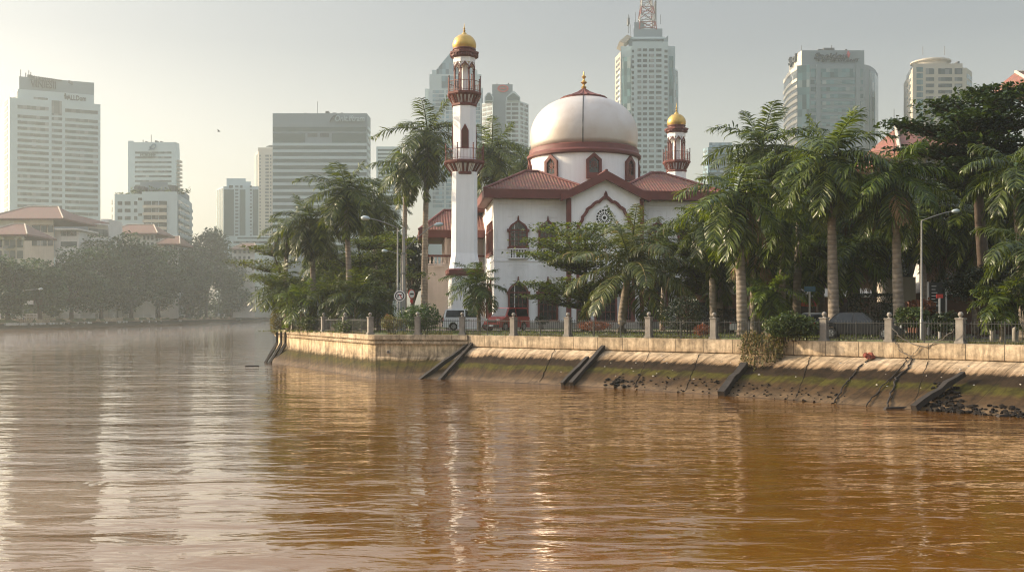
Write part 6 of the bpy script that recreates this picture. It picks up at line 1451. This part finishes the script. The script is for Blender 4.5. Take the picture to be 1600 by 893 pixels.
MB_ = thing('spire', 'thin dark spike standing up out of the palm crowns, against the sky', 'pole', (PX(1397,63), 63, GZ)); MB().tube([(0,0,0),(0,0,8),(0,0,PZ(170,63)-GZ)], [.07,.055,.012], 7).build('shaft', M['iron'], MB_); MB().lathe([(.07,0),(.1,.05),(.07,.1)], (0,0,PZ(236,63)-GZ), 8).build('collar', M['iron'], MB_)
for i, (px, y, yt, apx, ay, lab) in enumerate(((36.6,275,454,62,451.5,'hazy street lamp carrying a white sign board on the opposite bank'),(104.6,333,450,129,445.5,'hazy street lamp with a clear curved arm, next past the sign board lamp'),(251.7,440,464,271,458.5,'hazy street lamp on the opposite bank near the white van'),(341,520,466,352,464,'faint street lamp at the far end of the opposite bank'))):
    l = lamp(lab, px, y, yt, 0, apx, ay, 1.6, .16, group='lamps along the opposite bank')
    if i == 0: MB().box2((PX(37.5,275)-PX(36.6,275), -.25, PZ(475.5,275)-GZ),(PX(52.5,275)-PX(36.6,275), -.1, PZ(469,275)-GZ)).build('sign_board', M['far_white'], l)
# traffic signs
def disc(r, n=24, c=(0,0)): return [(c[0]+r*math.cos(2*PI*k/n), c[1]+r*math.sin(2*PI*k/n)) for k in range(n)]
M['sign_white'] = mat('sign_white', (.72,.70,.68), .5, .05, 3); M['sign_red'] = mat('sign_red', (.50,.05,.04), .5, .08, 3); M['sign_black'] = mat('sign_black', (.02,.02,.025), .5, .1, 3)
d = 76; z = PZ(462,d)-GZ; sg = thing('traffic_sign', 'round white traffic sign with a dark ring and a barred symbol on a pole', 'traffic sign', (PX(624.5,d), d, GZ)); fr = lambda u, v, q: (u, -q, z+v)
MB().tube([(0,.08,-.1),(0,.08,z+.3)], .045, 8).build('post', M['galv'], sg); MB().extr(disc(.42), fr, 0, .03).build('disc', M['sign_white'], sg)
MB().ring(disc(.34), disc(.265), fr, .03, .042).build('ring', M['sign_black'], sg)
g = MB(); g.extr([(-.17,.03),(.17,.03),(.17,.10),(-.17,.10)], fr, .03, .04); g.extr([(-.17,-.10),(-.11,-.10),(-.05,.08),(-.12,.08)], fr, .0305, .041); g.ring(disc(.055,14,(-.13,-.07)), disc(.03,14,(-.13,-.07)), fr, .03, .043); g.build('symbol', M['sign_black'], sg); MB().extr([(-.04,.10),(.0,.14),(.19,-.14),(.14,-.18)], fr, .03, .046).build('bar', M['sign_red'], sg)
d = 79; z = PZ(459,d)-GZ; sg = thing('traffic_sign', 'narrow turned no entry sign, red edged with a dark bar, by the palm trunk', 'traffic sign', (PX(643,d), d, GZ), R(52)); fr = lambda u, v, q: (u, -q, z+v)
MB().tube([(0,.06,-.1),(0,.06,z+.4)], .035, 8).build('post', M['galv'], sg); MB().extr(disc(.36), fr, 0, .03).build('disc', M['sign_red'], sg); MB().extr(disc(.30), fr, .03, .036).build('face', M['sign_white'], sg); MB().extr([(-.2,-.06),(.2,-.06),(.2,.06),(-.2,.06)], fr, .036, .044).build('bar', M['sign_black'], sg); MB().extr(disc(.16,18,(0,-.55)), fr, 0, .02).build('reflector', M['sign_red'], sg)
d = 71; z0, z1 = PZ(494,d)-GZ, PZ(459,d)-GZ; sg = thing('banner_sign', 'narrow upright red and white sign with lettering down it beside the pale leaning palm', 'sign', (PX(1174,d), d, GZ)); w2 = .17
MB().tube([(0,.05,-.1),(0,.05,z0+.1)], .03, 6).build('post', M['galv'], sg); MB().box2((-w2,-.02,z0),(w2,.03,z1)).build('board', M['sign_white'], sg); MB().box2((-w2+.05,-.032,z0+.05),(w2-.05,-.015,z1-.05)).build('panel', M['sign_red'], sg)
me, w_, h_ = TXT['sign']; sign_text('lettering', 'sign', M['sign_white'], (0,-.036,(z0+z1)/2), (0,0,-1), None, z1-z0-.2, .18, up=Vector((1,0,0))).parent = sg

# ------------------------------------------------------------------ vehicles
M['car_white'] = mat('white_car_paint', (.70,.71,.72), .25, .03, 1, coat=.6); M['car_red'] = mat('red_car_paint', (.34,.035,.03), .28, .06, 1, coat=.6); M['car_black'] = mat('black_car_paint', (.012,.013,.015), .3, .1, 1, coat=.25); M['car_silver'] = mat('silver_car_paint', (.45,.46,.47), .3, .05, 1, metal=.5, coat=.5)
M['tyre'] = mat('tyre_rubber', (.015,.015,.015), .85, .2, 4); M['rim'] = mat('alloy_rim', (.35,.35,.36), .35, .1, 4, metal=.7); M['car_glass'] = mat('car_glass', (.012,.015,.018), .1, .2, 1, spec=.6); M['tail'] = mat('tail_lamp', (.38,.02,.02), .2, .1, 4); M['head'] = mat('headlamp_glass', (.55,.55,.53), .15, .1, 4, spec=.8); M['plastic'] = mat('black_trim', (.025,.025,.027), .6, .1, 3)
def car(name, label, x, y, rz, paint, L=4.5, W=1.78, H=1.75, kind='suv', plate=True):
    """front towards +x before turning"""
    c = thing(name, label, 'van' if kind == 'van' else ('pickup' if kind == 'pickup' else 'car'), (x,y,GZ+.004), rz)
    hb = H*.58; g0 = .24
    prof = {'suv': [(-.5,.30),(-.49,.62),(-.485,1),(-.47,1.02),(.20,1.02),(.24,1.0),(.44,.88),(.49,.74),(.5,.45),(.495,.30)], 'sedan': [(-.5,.35),(-.5,.85),(-.48,.98),(-.30,1.02),(.14,1.0),(.20,.97),(.44,.84),(.495,.68),(.5,.4)], 'van': [(-.5,.30),(-.49,1),(-.47,1.02),(.24,1.02),(.28,1.0),(.46,.84),(.495,.66),(.5,.4)], 'pickup': [(-.5,.35),(-.5,.92),(-.05,.92),(.2,1.0),(.46,.88),(.5,.5)]}[kind]
    body = [(u*L, g0+(v-.28)*(hb-g0)/.74) for u, v in prof]; arch = []
    wx = (-.30*L, .31*L); wr = .33 if kind != 'sedan' else .31
    bot = []
    for w0 in (wx[1], wx[0]):
        bot += [(w0+(wr+.07)*math.cos(a), wr+(wr+.07)*math.sin(a)) for a in [R(-8)+(R(196))*k/8 for k in range(9)]]
    bot = [(u, max(v, g0)) for u, v in bot]
    outline = list(reversed(body))+[(-.5*L+.02, g0)]; outline = [( .5*L-.03, g0)] + bot + [(-.5*L+.03, g0)] + body
    mb = MB(); mb.extr(outline, lambda u, v, q: (u, q, v), -W/2, W/2); o = mb.build('body', M[paint], c, bevel=.045)
    cab = {'suv': [(-.485,0),(-.45,.93),(-.42,1),(.03,1),(.06,.97),(.23,0)], 'sedan': [(-.36,0),(-.22,.92),(-.18,1),(.02,1),(.06,.95),(.21,0)], 'van': [(-.49,0),(-.475,.95),(-.45,1),(.10,1),(.14,.96),(.30,0)], 'pickup': [(-.12,0),(-.10,.95),(-.07,1),(.07,1),(.1,.95),(.23,0)]}[kind]
    hc = H-hb; tw = lambda v: (W/2-.05)-.16*v
    mb = MB(); n = len(cab); vs = [(u*L, -tw(v), hb-.02+v*hc) for u, v in cab]+[(u*L, tw(v), hb-.02+v*hc) for u, v in cab]
    mb.add(vs, [(i,(i+1)%n,n+(i+1)%n,n+i) for i in range(n)]+[tuple(range(n-1,-1,-1)), tuple(range(n,2*n))]); mb.build('cabin', M[paint], c, bevel=.035)
    ft, fb, rt, rb2 = cab[-2][0], cab[-1][0], cab[1][0], cab[0][0]
    def side(u0b, u0t, u1b, u1t, s, v0=.10, v1=.86):
        q = [(u0b,v0),(u1b,v0),(u1t,v1),(u0t,v1)]; k = s
        MB().add([(u*L, k*(tw(v)+.012), hb-.02+v*hc) for u, v in q]+[(u*L, k*(tw(v)-.02), hb-.02+v*hc) for u, v in q], [(0,1,2,3),(7,6,5,4),(0,4,5,1),(1,5,6,2),(2,6,7,3),(3,7,4,0)]).build('side_window', M['car_glass'], c)
    lerp = lambda v, a, e: a+(e-a)*v
    mid = (fb+rb2)/2+.03
    for s in (-1, 1):
        side(lerp(.1,rb2,rt)+.03, lerp(.86,rb2,rt)+.03, mid-.012, mid-.012, s); side(mid+.012, mid+.012, lerp(.1,fb,ft)-.035, lerp(.86,fb,ft)-.035, s)
        for w0 in wx:
            tb = MB(); tb.extr(disc(wr,20), lambda u, v, q: (w0+u, s*q, wr+v), W/2-.20, W/2+.005); t_ = tb.build('wheel', M['tyre'], c, bevel=.02); MB().extr(disc(wr*.62,16), lambda u, v, q: (w0+u, s*q, wr+v), W/2-.02, W/2+.018).build('rim', M['rim'], t_)
            h_ = MB()
            for k in range(5): a = 2*PI*k/5; h_.extr([(.02*math.cos(a)-.03*math.sin(a),.02*math.sin(a)+.03*math.cos(a)),(wr*.55*math.cos(a)-.03*math.sin(a),wr*.55*math.sin(a)+.03*math.cos(a)),(wr*.55*math.cos(a)+.03*math.sin(a),wr*.55*math.sin(a)-.03*math.cos(a))], lambda u, v, q: (w0+u, s*q, wr+v), W/2+.018, W/2+.026)
            h_.build('spoke', M['plastic'], t_)
        MB().box((fb*L-.12, s*(W/2+.07), hb+.08),(.12,.18,.14)).build('wing_mirror', M[paint], c, bevel=.02)
        MB().box((.485*L, s*(W/2-.26), hb*.82-.02),(.10,.34,.17)).build('headlight', M['head'], c, bevel=.02); MB().box((-.488*L, s*(W/2-.11), hb*.86),(.09,.2,.30)).build('taillight', M['tail'], c, bevel=.02)
        MB().box((-.02*L, s*(W/2+.004), hb*.86),(.16,.03,.035)).build('door_handle', M['plastic'], c)
    def across(u0, v0, u1, v1, name, m):
        nrm = .014; q = [(u0,v0,-1),(u0,v0,1),(u1,v1,1),(u1,v1,-1)]; sg_ = 1 if u0 > 0 else -1
        MB().add([(u*L+sg_*nrm, s*(tw(v)-.09), hb-.02+v*hc+nrm) for u, v, s in q]+[(u*L-sg_*.01, s*(tw(v)-.09), hb-.03+v*hc) for u, v, s in q], [(0,1,2,3),(7,6,5,4),(0,4,5,1),(1,5,6,2),(2,6,7,3),(3,7,4,0)]).build(name, m, c)
    across(lerp(.1,fb,ft), .1, lerp(.9,fb,ft), .9, 'windscreen', M['car_glass']); across(lerp(.14,rb2,rt), .14, lerp(.86,rb2,rt), .86, 'rear_window', M['car_glass'])
    MB().box((.5*L-.02,0,g0+.16),(.14,W-.1,.22)).build('bumper', M['plastic'] if kind != 'sedan' else M[paint], c, bevel=.03); MB().box((-.5*L+.02,0,g0+.16),(.14,W-.1,.22)).build('bumper', M['plastic'] if kind == 'suv' else M[paint], c, bevel=.03)
    MB().box((.5*L-.01,0,hb*.72),(.08,W*.5,.16)).build('grille', M['plastic'], c)
    if plate: MB().box((.5*L+.055,0,g0+.2),(.02,.48,.14)).build('number_plate', M['sign_white'], c); MB().box((-.5*L-.055,0,g0+.24),(.02,.48,.14)).build('number_plate', M['sign_white'], c)
    return c
car('parked_car', 'white family car parked on the driveway behind the young palm', PX(734,87), 87, R(4), 'car_white', 4.6, 1.8, 1.82, 'suv')
v = car('parked_van', 'red van with a pale windscreen parked nose out beside the white car', PX(792,86), 86, R(232), 'car_red', 4.1, 1.75, 1.95, 'van')
car('parked_car', 'long black car behind the fence in the shade of the grove', PX(1342,58), 58, R(-25), 'car_black', 4.7, 1.8, 1.5, 'sedan')
car('parked_car', 'silver car in the shade above the ragged bush', PX(1262,70), 70, R(160), 'car_silver', 4.4, 1.75, 1.5, 'sedan')
car('pickup', 'white pickup parked below the narrow upright sign', PX(1190,73), 73, R(-14), 'car_white', 4.4, 1.75, 1.35, 'pickup')
d = 447; car('van', 'small white van on the opposite bank road', PX(285,d)-2, d, R(80), 'car_white', 8.6, 2.6, 3.0, 'van')
# ------------------------------------------------------------------ low buildings under the grove
lh = thing('low_house', 'low pale house with a long ridged tile roof behind the tall lamp', 'house', (PX(1500,72),72,GZ), R(-14))
MB().box2((-2.6,0,0),(9,7,2.9)).build('wall', M['timber_door'], lh); b_ = MB(); b_.box2((-5.0,-.6,2.3),(-3.0,6,4.0)); b_.build('sign_wall', M['far_wall'], lh)
rf = MB(); sl = math.hypot(4.5,2.2); corr(rf, (-2.2,-1.2,3.3),(10,-1.2,3.3),(0,4.5,2.2),sl,0,0); corr(rf, (10,7.8,3.3),(-2.2,7.8,3.3),(0,-4.5,2.2),sl,0,0); r_ = rf.build('roof', M['tile'], lh)
MB().extr([(-1.3,3.28),(3.3,5.5),(7.9,3.28),(7.9,2.7),(-1.3,2.7)], lambda u, v, q: (-2.22-q, u, v), 0, .12).build('gable_board', M['far_white'], r_); MB().box2((-2.2,-1.25,2.75),(10,-1.1,3.3)).build('fascia', M['far_white'], r_)
for x in (-2.3,1.2,4.6): MB().box2((x-.07,-1.0,0),(x+.07,-.86,3.0)).build('post', M['far_white'], lh)
MB().box2((1.6,-.05,.9),(3.2,.06,2.2)).build('window', M['dark_pane'], lh)
nb = thing('notice_board', 'dark notice board on pale posts before the low house', 'notice board', (PX(1464,64),64,GZ)); MB().box2((-.48,-.05,1.55),(.48,.05,3.35)).build('board', M['iron'], nb)
for x in (-.56,.56): MB().box2((x-.05,-.05,0),(x+.05,.05,3.4)).build('post', M['far_white'], nb)
wl = MB(); rw_ = random.Random(4)
for k in range(7): wl.box2((-.36,-.06,3.1-k*.2),(-.36+rw_.uniform(.2,.6),-.048,3.14-k*.2))
wl.build('writing', M['sign_white'], nb)
mp_ = thing('post', 'short pale post with a red top in front of the notice board', 'post', (PX(1468,58),58,GZ)); MB().tube([(0,0,-.1),(0,0,2.3)], .06, 8).build('shaft', M['far_white'], mp_); MB().box((0,0,2.4),(.36,.1,.22)).build('plate', M['sign_red'], mp_)
sh = thing('shop_row', 'low row of shops with a cream awning and dark fronts behind the tall palms', 'shop', (PX(1290,96),96,GZ))
MB().box2((-13,0,0),(14,8,4.4)).build('wall', M['timber_door'], sh); MB().add([(-4,-2.2,3.0),(6,-2.2,3.0),(6,0,3.8),(-4,0,3.8),(-4,-2.2,2.9),(6,-2.2,2.9),(6,0,3.7),(-4,0,3.7)], [(0,1,2,3),(7,6,5,4),(0,4,5,1),(1,5,6,2),(2,6,7,3),(3,7,4,0)]).build('awning', M['tw_cream'], sh)
MB().box2((-12,-.1,3.2),(-4.6,.06,4.1)).build('sign_board', M['stone'], sh); MB().box2((-3.4,-.14,2.1),(-.6,.06,2.8)).build('red_board', M['sign_red'], sh)
for k in range(6): MB().box2((-12+k*4.2,-.06,.2),(-9.4+k*4.2,.06,2.5)).build('shop_front', M['dark_pane'], sh)
st_ = thing('road_sign', 'pale post with a small blue board above the silver car', 'sign', (PX(1265,66),66,GZ)); MB().tube([(0,0,-.1),(0,0,2.9)], .06, 8).build('post', M['far_white'], st_); MB().box((0,-.06,3.0),(.7,.06,.34)).build('board', M['logo_blue'], st_)
gp = thing('pole', 'thin green pole beside the narrow upright sign', 'pole', (PX(1191,74),74,GZ)); MB().tube([(0,0,-.1),(0,0,5.2)], .07, 8).build('shaft', mat('green_paint', (.05,.13,.10), .5), gp)
# stone bollards seen through the fence
for px in (1551,1586): bo = MB().lathe([(.14,0),(.14,.62),(.10,.7),(.01,.74)], (0,0,0), 10); o = bo.build('bollard', M['pillar'], smooth=True, angle=40); o.location = (PX(px,52),52,GZ); tag(o, 'short pale bollard beyond the fence, standing %s the small dark palm' % ('before' if px < 1560 else 'past'), 'bollard', 'bollards by the road')
# bird
bd = thing('bird', 'tiny dark bird flying alone in the empty sky above the hazy towers', 'bird', P(342,205.5,260))
MB().tube([(-.45,0,0),(-.2,0,.05),(.15,0,.05),(.4,0,.0)], [.03,.13,.12,.02], 8).build('body', M['plastic'], bd, smooth=True)
for s in (-1, 1): MB().add([(-.1,s*.05,.06),(.15,s*.05,.06),(.0,s*.55,.38),(-.15,s*.95,.30),(-.1,s*.05,.09),(.15,s*.05,.09),(.0,s*.55,.40),(-.15,s*.95,.32)], [(0,1,2,3),(7,6,5,4),(0,4,5,1),(1,5,6,2),(2,6,7,3),(3,7,4,0)]).build('wing', M['plastic'], bd)
# ------------------------------------------------------------------ groups of look-alikes
GROUPS = {'royal_palm': 'royal palms in the riverside park', 'cane_palm': 'low palms behind the fence', 'almond_tree': 'almond trees with flat spreading tiers', 'broadleaf_tree': 'leafy trees behind the palms',
    'bush': 'shrubs behind the riverside fence', 'hedge': 'clipped hedges in the park', 'creeper': 'creepers on the river wall', 'timber_beam': 'dark timbers leaning on the river wall', 'driftwood': 'driftwood on the river',
    'root': 'roots crawling down the slope', 'cable': 'old cables at the fence pillars', 'office_tower': 'office towers on the skyline', 'apartment_tower': 'apartment towers on the skyline', 'office_block': 'small blocks low on the skyline',
    'minaret': 'minarets of the mosque', 'house': 'tiled houses', 'river_wall': 'river walls', 'street_lamp': 'street lamps in the park', 'traffic_sign': 'round traffic signs', 'parked_car': 'cars parked in the park', 'pole': 'poles in the park'}
for o in list(scene.objects):
    if o.parent is None and 'category' in o and 'group' not in o:
        g_ = GROUPS.get(o.name.split('.')[0])
        if g_: o['group'] = g_
